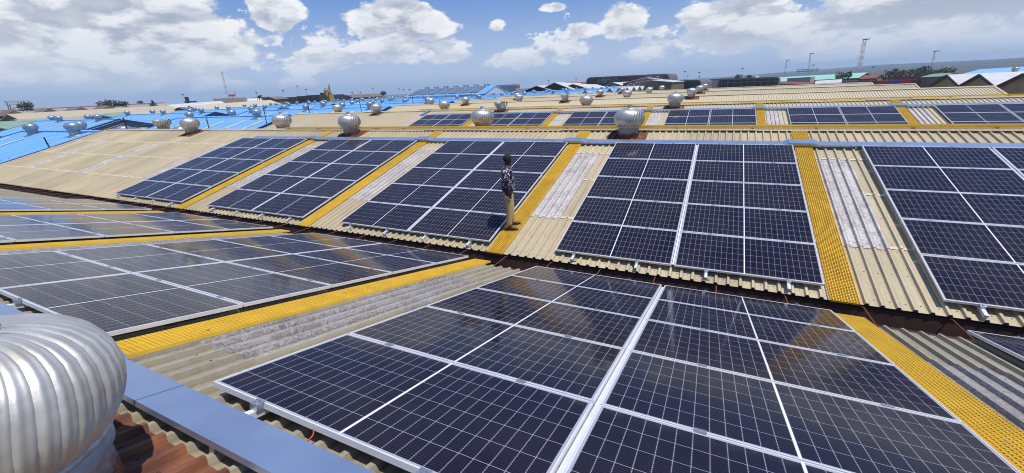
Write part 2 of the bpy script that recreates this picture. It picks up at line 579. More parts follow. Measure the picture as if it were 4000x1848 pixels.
M_FASCIA = mat('dark_brown_fascia', (0.045, 0.030, 0.025), rough=0.7)
M_REDROOF = mat('red_oxide_roof', (0.24, 0.070, 0.045), (0.17, 0.055, 0.04), 0.3, rough=0.8)
M_GREYROOF = mat('weathered_grey_roof', (0.33, 0.31, 0.30), (0.25, 0.23, 0.22), 0.2, rough=0.8, stretch=(1, 1, 1))
M_GREENROOF = mat('pale_green_roof', (0.23, 0.34, 0.26), (0.18, 0.27, 0.21), 0.2, rough=0.7)
M_MINT = mat('mint_roof', (0.30, 0.62, 0.47), (0.26, 0.54, 0.42), 0.2, rough=0.6)
M_CHAR = mat('charcoal_cladding', (0.050, 0.048, 0.052), (0.035, 0.034, 0.038), 0.3, rough=0.5)
M_SHELL = mat('grey_shell_cladding', (0.155, 0.145, 0.145), (0.12, 0.115, 0.115), 0.3, rough=0.5)
M_GLASSD = mat('dark_glazing', (0.018, 0.020, 0.026), rough=0.15)
M_CONC = mat('pale_concrete', (0.42, 0.39, 0.35), (0.34, 0.31, 0.28), 0.5, rough=0.9)
M_REDC = mat('red_container_paint', (0.50, 0.062, 0.040), (0.38, 0.05, 0.035), 0.5, rough=0.6)
M_MAROON = mat('maroon_container_paint', (0.22, 0.050, 0.045), (0.16, 0.04, 0.04), 0.5, rough=0.6)
M_BLUEC = mat('blue_container_paint', (0.04, 0.12, 0.36), rough=0.6)
M_CRANE = mat('ochre_machine_paint', (0.40, 0.24, 0.075), rough=0.6)
M_LEAF = mat('dusty_foliage', (0.060, 0.072, 0.032), (0.105, 0.110, 0.055), 0.7, rough=0.8)
M_BARK = mat('bark', (0.07, 0.05, 0.035), rough=0.9)
M_GROUND = mat('dry_ground', (0.20, 0.16, 0.11), (0.12, 0.115, 0.065), 0.02, rough=0.95, detail=8)
M_HILL = mat('bushland', (0.028, 0.040, 0.022), (0.105, 0.090, 0.055), 0.0045, rough=0.95, detail=8)
M_MASTR = mat('mast_red', (0.46, 0.22, 0.19), rough=0.6)
M_MASTW = mat('mast_white', (0.62, 0.62, 0.62), rough=0.6)
M_SKIN = mat('dark_skin', (0.040, 0.020, 0.013), (0.030, 0.015, 0.010), 20.0, rough=0.45)
M_HAIR = mat('short_black_hair', (0.008, 0.007, 0.007), rough=0.8)
M_TROUSER = mat('khaki_cloth', (0.52, 0.355, 0.15), (0.45, 0.30, 0.12), 14.0, rough=0.85)
M_SHOE = mat('brown_leather', (0.055, 0.024, 0.018), rough=0.4)
M_SHIRT = shirt_mat()
M_CABR = mat('red_cable_sheath', (0.62, 0.045, 0.055), rough=0.4)
M_CABY = mat('yellow_green_cable', (0.55, 0.50, 0.04), rough=0.4)

# ------------------------------------------------------------------ roof geometry (metres)
AL = 0.2605                       # 14.9 degree pitch
CA, SA = math.cos(AL), math.sin(AL)
BAY = 15.0
S_RIDGE = 7.762
ZR = S_RIDGE * SA
DZ = 0.02


def FB(k):
    """frame of the slope that faces the camera, rising from the valley at Y = 15 k"""
    return Matrix(((1, 0, 0, 0), (0, CA, -SA, BAY * k), (0, SA, CA, DZ * k), (0, 0, 0, 1)))


def FA(k):
    """frame of the slope that falls away from the camera into the valley at Y = 15 k (local x = -X)"""
    return Matrix(((-1, 0, 0, 0), (0, -CA, SA, BAY * k), (0, SA, CA, DZ * k), (0, 0, 0, 1)))




def rib_profile(x0, x1, first=True):
    pts = []
    n = int(round((x1 - x0) / RIB_P))
    for i in range(n + 1):
        c = x0 + i * RIB_P
        pts += [(c - 0.034, 0.0), (c - 0.017, RIB_H), (c + 0.017, RIB_H), (c + 0.034, 0.0)]
    return pts


def sheet_mesh(name, length, m, nribs=4, lift=0.011, segs=1, edge=False):
    b = MB()
    prof = rib_profile(0, nribs * RIB_P)
    wtot = nribs * RIB_P
    n = len(prof)
    vs = []
    for j in range(segs + 1):
        y = length * j / segs
        for (x, z) in prof:
            vs.append((x, y, z + lift * (1 - y / length) + 0.003 * x / wtot))
    fs = [(j * n + i, j * n + i + 1, (j + 1) * n + i + 1, (j + 1) * n + i) for j in range(segs) for i in range(n - 1)]
    # turned-down lip at the exposed lower end, so that a lap reads as an edge
    k = len(vs)
    vs += [(x, 0.0, z - 0.004 + lift + 0.003 * x / wtot) for (x, z) in prof]
    fs += [(i, k + i, k + i + 1, i + 1) for i in range(n - 1)]
    b.add(vs, fs)
    # the exposed end: a hand's breadth of lighter colour, a painted highlight along the lap
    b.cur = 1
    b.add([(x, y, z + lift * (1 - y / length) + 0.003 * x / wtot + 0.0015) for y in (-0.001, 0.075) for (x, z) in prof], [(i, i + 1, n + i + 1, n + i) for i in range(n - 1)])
    b.cur = 2
    for y in (0.15, length * 0.5, length - 0.2):
        for i in range(nribs):
            x = (i + 0.5 + 0.12 * math.sin(7 * i + y)) * RIB_P
            z = lift * (1 - y / length) + 0.003 * x / wtot
            b.add([(x - 0.009, y - 0.009, z + 0.001), (x + 0.009, y - 0.009, z + 0.001), (x + 0.009, y + 0.009, z + 0.001), (x - 0.009, y + 0.009, z + 0.001), (x, y, z + 0.009)],
                  [(0, 1, 4), (1, 2, 4), (2, 3, 4), (3, 0, 4)])
    return b.mesh(name, [m, M_LAP_GLINT if edge else m, M_FASCIA])


ROWS = [(0.31, 2.06), (1.95, 4.03), (3.93, 5.81), (5.70, 7.64)]
ROWS_A = [(0.50, 2.06)] + ROWS[1:]
roof_mesh = {}
for old in (0, 1):
    for i, (a, b_) in enumerate(ROWS_A if old else ROWS):
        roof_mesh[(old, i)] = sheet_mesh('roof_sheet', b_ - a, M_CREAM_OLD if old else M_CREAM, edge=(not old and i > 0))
sky_mesh = sheet_mesh('skylight_sheet', 5.76 - 1.90, M_SKYL, lift=0.010, segs=1)
sky_mesh_old = sheet_mesh('skylight_sheet', 5.76 - 1.90, M_SKYL_OLD, lift=0.010, segs=1)
XL_END, XR_END = -35.2, 20.8


def clip_cols(xa, xb):
    """sheet columns (their left edges in X) that cover xa..xb"""
    i0 = int(math.floor((xa - X0) / SHW))
    i1 = int(math.ceil((xb - X0) / SHW))
    return [X0 + SHW * i for i in range(i0, i1)]


def is_sky(x):
    return abs(((x - X0) / PER) - round((x - X0) / PER)) < 0.02


def lay_sheets(root, RM, frame, mirrored, xa, xb, old, hide=()):
    inv = RM.inverted()
    for x in clip_cols(xa, xb):
        lx = -(x + SHW) if mirrored else x
        sky_here = is_sky(x)
        for i, (a, b_) in enumerate(ROWS_A if old else ROWS):
            if sky_here and i in (1, 2):
                continue
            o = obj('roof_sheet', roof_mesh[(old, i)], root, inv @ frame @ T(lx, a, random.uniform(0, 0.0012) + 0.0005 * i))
        if sky_here:
            obj('skylight_sheet', sky_mesh_old if old else sky_mesh, root, inv @ frame @ T(lx, 1.90, 0.002))


def joined_slope(root, RM, frame, mirrored, xa, xb, m, name='roof_sheeting', sky=False, s0=0.31, s1=7.64):
    b = MB()
    x_a, x_b = (-xb, -xa) if mirrored else (xa, xb)
    n = int(round((x_b - x_a) / RIB_P))
    prof = rib_profile(x_a, x_a + n * RIB_P)
    vs = [(x, y, z) for y in (s0, s1) for (x, z) in prof]
    k = len(prof)
    b.add(vs, [(i, i + 1, k + i + 1, k + i) for i in range(k - 1)])
    o = b.build(name, m, root, RM.inverted() @ frame)
    o['kind'] = 'stuff'
    return o


def ridge_cap(root, RM, k, xa, xb, m):
    """folded ridge flashing over bay whose ridge stands at Y = 15 k + 7.5; sections with small overlaps"""
    zc = ZR + DZ * k
    b = MB()
    x = xa
    i = 0
    secs = []
    while x < xb - 0.01:
        x2 = min(x + 3.0, xb)
        secs.append((x, x2))
        x = x2
    Y = BAY * k + 7.5
    for i, (a, c) in enumerate(secs):
        b = MB()
        e = 0.068 + 0.004 * (i % 2)
        hs = [(-0.27, -0.27 * SA / CA + e - 0.0), (-0.10, -0.10 * SA / CA + e + 0.012), (0.10, -0.10 * SA / CA + e + 0.012), (0.27, -0.27 * SA / CA + e)]
        wob = random.uniform(-0.006, 0.012)
        vs = [(xx, y, z + (wob if y < -0.2 else 0)) for xx in (a, c + 0.02) for (y, z) in hs]
        b.add(vs, [(0, 1, 5, 4), (1, 2, 6, 5), (2, 3, 7, 6)])
        lip = [(a, -0.27, hs[0][1] + wob), (c + 0.02, -0.27, hs[0][1] + wob), (c + 0.02, -0.272, hs[0][1] + wob - 0.014), (a, -0.272, hs[0][1] + wob - 0.014)]
        b.add(lip, [(0, 1, 2, 3)])
        b.build('ridge_cap', m, root, RM.inverted() @ T(0, Y, zc))


def gable(root, RM, k, x, m, zb=-7.6, drop=0.05):
    b = MB()
    Y = BAY * k
    z = DZ * k
    b.extrude([(x, Y + 0.1, zb), (x, Y + 14.9, zb), (x, Y + 14.9, z + 0.02), (x, Y + 7.5, z + ZR - drop), (x, Y + 0.1, z + 0.02)], (0.18 if x < 0 else -0.18, 0, 0))
    b.build('gable_wall', m, root, RM.inverted())


def barge(root, RM, k, x, m, side):
    b = MB()
    for f in (FB(k), FA(k + 1)):
        lx = x if f is not None and f[0][0] > 0 else -x
        b.box(lx - 0.07, lx + 0.07, 0.25, 7.74, 0.028, 0.052, f)
    b.build('barge_flashing', m, root, RM.inverted())


# ------------------------------------------------------------------ ground, hills
GZ = -8.0


def make_ground():
    b = MB()
    rings = [0, 60, 200, 500, 1200, 2500, 4500, 6800]
    n = 96
    vs = [(0, 0, GZ)]
    for r in rings[1:]:
        for j in range(n):
            a = 2 * math.pi * j / n
            vs.append((r * math.cos(a), r * math.sin(a), GZ))
    fs = [(0, 1 + j, 1 + (j + 1) % n) for j in range(n)]
    for i in range(len(rings) - 2):
        for j in range(n):
            k = (j + 1) % n
            fs.append((1 + i * n + j, 1 + (i + 1) * n + j, 1 + (i + 1) * n + k, 1 + i * n + k))
    b.add(vs, fs)
    tag(b.build('ground', M_GROUND), 'dry brown ground around the industrial sheds', kind='structure')


make_ground()


def make_hills():
    """bushland rising to a low range; azimuth is measured clockwise from +Y as seen from the camera"""
    b = MB()
    az0, az1, na = -75, 140, 260
    rad = [700, 1000, 1400, 1900, 2500, 3100, 3900, 4700, 5500, 6400]
    vs = []
    for i, r in enumerate(rad):
        for j in range(na + 1):
            az = az0 + (az1 - az0) * j / na
            t = min(1.0, max(0.0, (az + 22) / 55.0))
            t = t * t * (3 - 2 * t)
            if az > 70:
                t *= max(0.35, 1 - (az - 70) / 90)
            g = min(1.0, max(0.0, (r - 1200) / 4000.0))
            x = r * math.sin(R(az))
            y = r * math.cos(R(az))
            nz = mnoise.fractal(Vector((x, y, 0)) / 1300.0, 1.0, 2.0, 5)
            h = 80 * g ** 1.3 * t * (1 + 0.30 * nz) + 5 * g * nz
            h += 2.2 * mnoise.fractal(Vector((x, y, 3)) / 210.0, 1.0, 2.0, 4) * min(1, r / 1500)
            e = 0.0 if 0 < i else -3.0
            vs.append((x, y, GZ + 0.05 + max(-1.0, h) + e))
    n = na + 1
    fs = [(i * n + j, (i + 1) * n + j, (i + 1) * n + j + 1, i * n + j + 1) for i in range(len(rad) - 1) for j in range(na)]
    b.add(vs, fs)
    tag(b.build('hills', M_HILL, smooth=True), 'low bush covered hills fading blue along the horizon', kind='structure')


make_hills()

hz = MB()
hz.box(-7000, 7000, -7000, 7000, GZ - 1.0, 125)
mh = bpy.data.materials.new('thin_haze')
mh.use_nodes = True
th = NT(mh.node_tree)
th.n.clear()
vol = th.node('ShaderNodeVolumePrincipled')
vol.inputs['Color'].default_value = (0.58, 0.78, 1.0, 1)
vol.inputs['Density'].default_value = 0.00020
vo = th.node('ShaderNodeOutputMaterial')
th.l.new(vol.outputs[0], vo.inputs['Volume'])
tag(hz.build('haze', mh), 'thin pale blue haze over the plain', kind='stuff')

# ------------------------------------------------------------------ the cream warehouse: six gabled bays
BAYNAME = ['nearest cream warehouse bay, under the camera, browner sheets falling to the gutter',
           'second cream warehouse bay, behind the gutter, the standing man on its slope',
           'third cream warehouse bay, showing two rows of each solar array above the yellow ridge walkway',
           'fourth cream warehouse bay, plain ribbed sheets just beyond the second yellow ridge walkway',
           'fifth cream warehouse bay, next to last of the ribbed cream ridges',
           'last and farthest cream warehouse bay before the blue and brown sheds']
for j in range(6):
    k = j - 1                       # ridge at Y = 15 k + 7.5
    RM = T(-7, BAY * k + 7.5, GZ)
    bay = thing('warehouse_bay', BAYNAME[j], 'warehouse', RM, 'cream warehouse bays side by side')
    if j == 0:
        joined_slope(bay, RM, FB(-1), False, -35.2, 14.0, M_CREAM_OLD)
        lay_sheets(bay, RM, FA(0), True, XL_END, 13.4, 1)
        ridge_cap(bay, RM, -1, XL_END, 14.0, M_CREAM)
        gable(bay, RM, -1, XL_END, M_GREYWALL)
    elif j == 1:
        lay_sheets(bay, RM, FB(0), False, XL_END, 13.4, 0)
        joined_slope(bay, RM, FA(1), True, XL_END, 20.8, M_CREAM_FAR)
        ridge_cap(bay, RM, 0, XL_END, 14.0, M_CREAM)
        gable(bay, RM, 0, XL_END, M_GREYWALL)
        barge(bay, RM, 0, XL_END, M_CREAM, -1)
    else:
        joined_slope(bay, RM, FB(k), False, XL_END, XR_END + (3 if j == 2 else 0), M_CREAM_FAR)
        joined_slope(bay, RM, FA(k + 1), True, XL_END, XR_END + (3 if j == 2 else 0), M_CREAM_FAR)
        ridge_cap(bay, RM, k, XL_END, XR_END + (3 if j == 2 else 0), M_CREAM_FAR)
        gable(bay, RM, k, XL_END, M_GREYWALL)
        gable(bay, RM, k, XR_END + (3 if j == 2 else 0), M_BROWN)
        barge(bay, RM, k, XL_END, M_CREAM_FAR, -1)
        barge(bay, RM, k, XR_END + (3 if j == 2 else 0), M_CREAM_FAR, 1)
        if j == 2:
            for x in clip_cols(XL_END + 0.5, XR_END - 1):
                if is_sky(x):
                    obj('skylight_sheet', sky_mesh, bay, RM.inverted() @ FB(1) @ T(x, 1.90 + 0.55, 0.006))

# ------------------------------------------------------------------ valley gutters
RM = T(-7, 0, -0.2)
gut = thing('valley_gutter', 'dark rusty valley gutter with red rods between the two nearest roof slopes', 'gutter', RM)
b = MB()
prof = [(-0.33, 0.062), (-0.30, 0.03), (-0.27, -0.20), (0.27, -0.20), (0.31, 0.035), (0.36, 0.06)]
n = len(prof)
b.add([(x, y, z) for x in (XL_END, 14.0) for (y, z) in prof], [(i, i + 1, n + i + 1, n + i) for i in range(n - 1)])
b.build('gutter_channel', M_GUTTER, gut, RM.inverted())
xs = XL_END
i = 0
while xs < 13.5:                    # red painted flashing along the near edge, in lengths
    b = MB()
    x2 = xs + 2.4
    e = 0.002 * (i % 2)
    y0 = [-0.62, -0.46, -0.335]
    z0 = [0.62 * SA / CA + 0.003, 0.46 * SA / CA + 0.004, 0.070]
    b.add([(x, y, z + e) for x in (xs, x2 + 0.03) for (y, z) in zip(y0, z0)] , [(0, 1, 4, 3), (1, 2, 5, 4)])
    b.build('edge_flashing', M_RED, gut, RM.inverted())
    xs = x2
    i += 1
rod = MB()
rod.tube([(0.02, -0.40, 0.13), (0, -0.33, 0.10), (-0.01, 0.22, 0.085), (-0.01, 0.30, 0.06)], 0.009, 5)
rodm = rod.mesh('tie_rod', M_ROD)
for q in range(-33, 13):
    obj('tie_rod', rodm, gut, RM.inverted() @ T(q * 1.02 + 0.0, 0, 0))
for k in range(1, 5):
    RM = T(-7, BAY * k, -0.2)
    g2 = thing('valley_gutter', ['', 'hidden valley gutter behind the second ridge', 'hidden valley gutter behind the third ridge',
                                 'hidden valley gutter behind the fourth ridge', 'hidden valley gutter behind the fifth ridge'][k], 'gutter', RM)
    b = MB()
    b.add([(x, BAY * k + y, z + DZ * k) for x in (XL_END, XR_END) for (y, z) in prof], [(i, i + 1, n + i + 1, n + i) for i in range(n - 1)])
    b.build('gutter_channel', M_GUTTER, g2, RM.inverted())

# ------------------------------------------------------------------ solar arrays
PL, PW = 2.278, 1.134
PITCH = 1.1526
GAPX = 0.051
AW = 2 * PL + GAPX
gl = MB()
gl.add([(-PL / 2 + 0.009, -PW / 2 + 0.009, 0.0), (PL / 2 - 0.009, -PW / 2 + 0.009, 0.0), (PL / 2 - 0.009, PW / 2 - 0.009, 0.0), (-PL / 2 + 0.009, PW / 2 - 0.009, 0.0)], [(0, 1, 2, 3)])
gl.add([(-PL / 2 + 0.009, -PW / 2 + 0.009, -0.028), (PL / 2 - 0.009, -PW / 2 + 0.009, -0.028), (PL / 2 - 0.009, PW / 2 - 0.009, -0.028), (-PL / 2 + 0.009, PW / 2 - 0.009, -0.028)], [(0, 1, 2, 3)])
glm = bpy.data.meshes.new('solar_panel')
glm.from_pydata(gl.v, [], [(0, 1, 2, 3), (7, 6, 5, 4)])
glm.materials.append(M_PANEL)
glm.materials.append(M_WHITE)
glm.polygons[1].material_index = 1
uvl = glm.uv_layers.new(name='UVMap')
for lp in glm.loops:
    uvl.data[lp.index].uv = glm.vertices[lp.vertex_index].co[:2]
fr = MB()
for sx in (-1, 1):
    fr.box(min(sx * PL / 2, sx * (PL / 2 - 0.010)), max(sx * PL / 2, sx * (PL / 2 - 0.010)), -PW / 2, PW / 2, -0.035, 0.0025)
for sy in (-1, 1):
    fr.box(-PL / 2 + 0.010, PL / 2 - 0.010, min(sy * PW / 2, sy * (PW / 2 - 0.010)), max(sy * PW / 2, sy * (PW / 2 - 0.010)), -0.035, 0.0025)
frm = fr.mesh('frame', M_ALU)
RAIL_X = (0.41, 1.66, 2.87, 4.12)
rl = MB()
rl.box(-0.022, 0.022, -0.19, 5 * PITCH + 0.12, 0.066, 0.112)
rl.box(-0.008, 0.008, -0.194, 5 * PITCH + 0.124, 0.095, 0.1135)
railm = rl.mesh('mounting_rail', M_ALU)
cl = MB()
cl.box(-0.035, 0.035, -0.0195, 0.0195, 0.149, 0.1585)
cl.box(-0.012, 0.012, -0.006, 0.006, 0.11, 0.164)
clm = cl.mesh('mid_clamp', M_STEEL)
ec = MB()
ec.box(-0.034, 0.034, -0.045, -0.004, 0.112, 0.152)
ec.box(-0.034, 0.034, -0.006, 0.010, 0.1505, 0.1595)
ec.lathe([(0.011, 0.152), (0.011, 0.166)], 8, T(0, -0.022))
ecm = ec.mesh('end_clamp', M_STEEL)
ft = MB()
ft.box(0.022, 0.028, -0.03, 0.03, 0.036, 0.105)
ft.box(0.022, 0.075, -0.03, 0.03, 0.036, 0.042)
ft.lathe([(0.010, 0.042), (0.010, 0.056)], 6, T(0.052, 0))
ftm = ft.mesh('rail_foot', M_STEEL)


def solar_array(frame, lx, s0, label, detail=True):
    RMl = frame @ T(lx, s0, 0)
    root = thing('solar_array', label, 'solar array', RMl, 'solar arrays bolted over the warehouse roofs')
    for r in range(5):
        for c in range(2):
            x = PL / 2 + c * (PL + GAPX) + random.uniform(-0.002, 0.002)
            y = PW / 2 + r * PITCH + random.uniform(-0.002, 0.002)
            M = T(x, y, 0.1475) @ Matrix.Rotation(R(random.uniform(-0.16, 0.16)), 4, 'X') @ Matrix.Rotation(R(random.uniform(-0.10, 0.10)), 4, 'Y')
            p = obj('solar_panel', glm, root, M)
            obj('frame', frm, p)
    for rx in RAIL_X:
        ra = obj('mounting_rail', railm, root, T(rx, 0, 0))
        if detail:
            obj('end_clamp', ecm, ra, T(0, 0, 0))
            obj('end_clamp', ecm, ra, T(0, 4 * PITCH + PW, 0) @ Matrix.Rotation(math.pi, 4, 'Z'))
            for r in range(1, 5):
                obj('mid_clamp', clm, ra, T(0, r * PITCH - (PITCH - PW) / 2, 0))
            for yy in (-0.12, 1.9, 3.9, 5.7):
                obj('rail_foot', ftm, ra, T(0, yy, 0))
    if detail:
        b = MB()                    # splice bar that bridges the gap between the two columns
        b.box(PL + 0.008, PL + GAPX - 0.008, 0.05, 5 * PITCH - 0.06, 0.112, 0.121)
        b.build('gap_channel', M_ALU, root)
    return root


S_B, S_A = 0.525, 0.446
XB = {1: -18.416, 2: -12.269, 3: -6.177, 4: 0.0, 5: 6.051, 6: 12.17}
LB = {1: 'solar array farthest left on the second slope, beside the bare cream sheets',
      2: 'solar array on the second slope mirroring a turbine ventilator along its top edge',
      3: 'solar array behind the standing man on the second slope',
      4: 'solar array in the middle of the second slope, below the biggest ventilator',
      5: 'solar array at the right edge of the picture on the second slope',
      6: 'solar array on the second slope just outside the right edge of the picture'}
LA = {1: 'solar array farthest left on the nearest slope, a thin sliver beyond two yellow walkways',
      2: 'solar array on the nearest slope between the two farther left yellow walkways',
      3: 'solar array on the nearest slope just behind the big silver ventilator',
      4: 'largest solar array in the foreground, with the red cable hanging below its near edge',
      5: 'solar array on the nearest slope of which only one corner shows at the right edge'}
LC = {0: 'solar array farthest left on the third slope', 1: 'second solar array from the left on the third slope, behind a ventilator',
      2: 'third solar array from the left on the third slope', 3: 'solar array on the third slope directly behind the ventilator with the rusty base plate',
      4: 'solar array on the third slope left of the last bent skylight, fully in view', 5: 'solar array on the third slope cut by the right edge'}
for k in range(1, 6):
    solar_array(FB(0), XB[k], S_B, LB[k])
for k in range(1, 6):
    xa = XB[k] - 0.065 + (0.05 if k == 3 else 0)
    if k == 3:
        xa = -6.194
    solar_array(FA(0), -(xa + AW), S_A, LA[k])
for i in range(6):
    solar_array(FB(1), -18.36 + PER * i, S_B + 0.02, LC[i], detail=False)

# ------------------------------------------------------------------ yellow gratings
GW = 0.375


def grating_mesh(length, wd=GW, pitch=0.0385):
    b = MB()
    nl = int(round(wd / pitch))
    z0, z1 = 0.046, 0.080
    for i in range(nl + 1):
        x = wd * i / nl
        t = 0.006 if 0 < i < nl else 0.008
        b.box(max(0, x - t / 2), min(wd, x + t / 2), 0, length, z0, z1)
    nc = max(1, int(round(length / pitch)))
    for j in range(nc + 1):
        y = length * j / nc
        y0, y1 = max(0, y - 0.0032), min(length, y + 0.0032)
        b.add([(0.004, y0, z1 - 0.0015), (wd - 0.004, y0, z1 - 0.0015), (wd - 0.004, y1, z1 - 0.0015), (0.004, y1, z1 - 0.0015),
               (0.004, y0, z0), (wd - 0.004, y0, z0), (wd - 0.004, y1, z0), (0.004, y1, z0)],
              [(0, 1, 2, 3), (4, 5, 1, 0), (3, 2, 6, 7)])
    return b.mesh('grating_panel', M_YEL)


g_low = grating_mesh(3.48)
g_up = grating_mesh(3.70)
sup = MB()
sup.box(0.01, GW + 0.02, 0.0, 0.03, 0.012, 0.046)
supm = sup.mesh('support_angle', M_YEL_SIDE)
scr = MB()
scr.lathe([(0.014, 0.0785), (0.014, 0.085)], 8)
scrm = scr.mesh('fixing_clip', M_STEEL)


def slope_walkway(frame, lx, label, s0=0.24):
    root = thing('grating_walkway', label, 'walkway', frame @ T(lx, s0, 0), 'yellow grating walkways running up the slopes')
    obj('grating_panel', g_low, root)
    obj('grating_panel', g_up, root, T(0, 3.486, 0))
    for (x, y) in ((0.25, 0.18), (0.21, 3.62), (0.10, 5.3)):
        obj('fixing_clip', scrm, root, T(x, y, 0))
    return root


LWB = {1: 'yellow grating walkway farthest left on the second slope', 2: 'yellow grating walkway on the second slope left of the man’s array',
       3: 'yellow grating walkway the man stands on', 4: 'yellow grating walkway on the second slope beside the widest grey skylight'}
LWA = {1: 'farthest yellow grating walkway at the left of the nearest slope', 2: 'thin yellow grating walkway between the second and third arrays of the nearest slope',
       3: 'yellow grating walkway starting behind the big silver ventilator', 4: 'yellow grating walkway running to the lower right corner'}
LWC = ['yellow grating walkway farthest left on the third slope, hidden in part by a ventilator', 'second yellow grating walkway from the left on the third slope',
       'third yellow grating walkway from the left on the third slope, behind the biggest ventilator',
       'yellow grating walkway on the third slope straight above the middle array', 'yellow grating walkway farthest right on the third slope']
for k in range(1, 5):
    slope_walkway(FB(0), XB[k] + AW + 0.062, LWB[k])
for k in range(1, 5):
    xa = (XB[k] - 0.065) if k != 3 else -6.194
    slope_walkway(FA(0), -(xa + AW + 0.062 + GW), LWA[k], 0.27)
for i in range(5):
    slope_walkway(FB(1), -18.36 + PER * i + AW + 0.062, LWC[i])


def ridge_walkway(k, xa, xb, label):
    z = ZR + DZ * k + 0.01
    M = T(xa, BAY * k + 7.5 + 0.21, z + 0.03) @ Matrix.Rotation(R(-90), 4, 'Z')
    root = thing('ridge_walkway', label, 'walkway', M, 'yellow grating walkways along the ridges')
    L = 3.66
    gm = grating_mesh(L, 0.42, 0.042 if k == 0 else 0.06)
    n = int((xb - xa) / L)
    for i in range(n):
        obj('grating_panel', gm, root, T(0, i * (L + 0.005), 0.0))
        obj('support_angle', supm, root, T(0.01, i * L + 0.3, 0))
        obj('support_angle', supm, root, T(0.01, i * L + 2.4, 0))


ridge_walkway(0, -17.0, 13.0, 'long yellow grating walkway along the top of the second ridge')
ridge_walkway(1, -20.0, 24.0, 'long yellow grating walkway along the top of the third ridge, farther away')
ridge_walkway(-1, -17.0, 1.0, 'yellow grating walkway along the nearest ridge, beside the camera')

# ------------------------------------------------------------------ galvanised cable trays above the arrays
SEC = 2.44
tr = MB()
trp = [(6.296, 0.095), (6.296, 0.130), (6.55, 0.137), (6.55, 0.100)]
tr.add([(x, s, h) for x in (0, SEC + 0.02) for (s, h) in trp], [(0, 1, 5, 4), (1, 2, 6, 5), (2, 3, 7, 6)])
trm = tr.mesh('tray_cover', M_TRAY)
sp = MB()
sp.box(-0.02, 0.02, 6.31, 6.535, 0.036, 0.100)
spm = sp.mesh('tray_support', M_STEEL)
sd_ = MB()
sdp = [(-0.12, 0.131), (0.02, 0.185), (0.58, 0.185), (0.70, 0.131)]
sd_.add([(x, s, h) for s in (6.288, 6.558) for (x, h) in sdp], [(0, 1, 5, 4), (1, 2, 6, 5), (2, 3, 7, 6)])
sd_.add([(x, 6.288, h) for (x, h) in sdp] + [(x, 6.288, h - 0.05) for (x, h) in sdp], [(0, 4, 5, 1), (1, 5, 6, 2), (2, 6, 7, 3)])
sdm = sd_.mesh('tray_bridge', M_TRAY)


def cable_tray(frame, la, lb, walks, label):
    root = thing('cable_tray', label, 'cable tray', frame @ T(la, 0, 0), 'galvanised cable trays crossing above the arrays')
    x = 0.0
    i = 0
    while x < lb - la:
        obj('tray_cover', trm, root, T(x, 0, 0.002 * (i % 2)))
        obj('tray_support', spm, root, T(x + 0.4, 0, 0))
        obj('tray_support', spm, root, T(x + 1.7, 0, 0))
        x += SEC
        i += 1
    for wx in walks:
        obj('tray_bridge', sdm, root, T(wx - la - 0.1, 0, 0))


cable_tray(FB(0), -17.7, 12.0, [XB[k] + AW for k in range(1, 5)], 'galvanised cable tray along the top of the second slope’s arrays')
cable_tray(FA(0), -12.0, 20.0, [-(XB[k] - 0.065 + AW + 0.5) for k in range(1, 5)], 'broad blue-grey cable tray in the near left foreground beside the ventilator')
cable_tray(FB(1), -18.0, 21.0, [-18.36 + PER * i + AW for i in range(5)], 'galvanised cable tray along the top of the third slope’s arrays')
# the tray that climbs the third roof at its left end
M = FB(1) @ T(-19.1, 6.4, 0)
root = thing('cable_tray', 'short sloping galvanised tray climbing to the third ridge beside a ventilator', 'cable tray', M, 'galvanised cable trays crossing above the arrays')
b = MB()
b.box(0, 0.26, 0.0, 1.35, 0.06, 0.13)
b.build('tray_cover', M_TRAY, root)

# ------------------------------------------------------------------ turbine ventilators
HR, HH = 0.465, 0.56


HEAD = [(0.0, 0.345, 0.0), (0.07, 0.392, 0.045), (0.18, 0.437, 0.12), (0.30, 0.460, 0.20), (0.42, 0.465, 0.275), (0.55, 0.452, 0.355),
        (0.67, 0.420, 0.425), (0.78, 0.368, 0.480), (0.88, 0.300, 0.522), (0.95, 0.242, 0.545), (1.0, 0.190, 0.556)]


def head_rz(t):
    """silhouette of the spinning head, t from its foot (0) to its crown (1)"""
    for (a, ra, za), (b_, rb, zb) in zip(HEAD, HEAD[1:]):
        if t <= b_ + 1e-6:
            k = (t - a) / (b_ - a)
            return ra + (rb - ra) * k, za + (zb - za) * k
    return HEAD[-1][1:]


def head_r(t):
    return head_rz(t)[0]


def head_z(t):
    return head_rz(t)[1]


def blade_strip(b, i, nb, nt=12, na=4, twist=0.55, lift=0.028, over=1.18, bead=0.0):
    a0 = 2 * math.pi * i / nb
    da = 2 * math.pi / nb * over
    vs = []
    for r_ in range(nt + 1):
        t = r_ / nt
        for c in range(na + 1):
            u = c / na
            a = a0 + twist * t * t + da * u
            bulge = bead * (0.5 - 0.5 * math.cos(u * 4 * math.pi)) * min(1, 4 * t, 4 * (1 - t) + 0.2) + lift * (1 - u) ** 0.8 * math.sin(math.pi * min(1, 0.12 + 0.88 * t) * 0.96) + 0.012 * math.sin(math.pi * u)
            rr = head_r(t) - 0.012 + bulge
            vs.append((rr * math.cos(a), rr * math.sin(a), head_z(t)))
    n = na + 1
    b.add(vs, [(j * n + i_, j * n + i_ + 1, (j + 1) * n + i_ + 1, (j + 1) * n + i_) for j in range(nt) for i_ in range(na)])


def head_mesh(nb=32, nt=10, m=M_VANE):
    b = MB()
    b.cur = 1
    b.lathe([(head_r(t / 8) - 0.030, head_z(t / 8)) for t in range(9)], 20)  # near-black inner drum, coloured to deepen the shade in the slits
    b.cur = 0
    for i in range(nb):
        blade_strip(b, i, nb, nt, 3)
    return b.mesh('ventilator_head', [m, M_FASCIA], smooth=True)


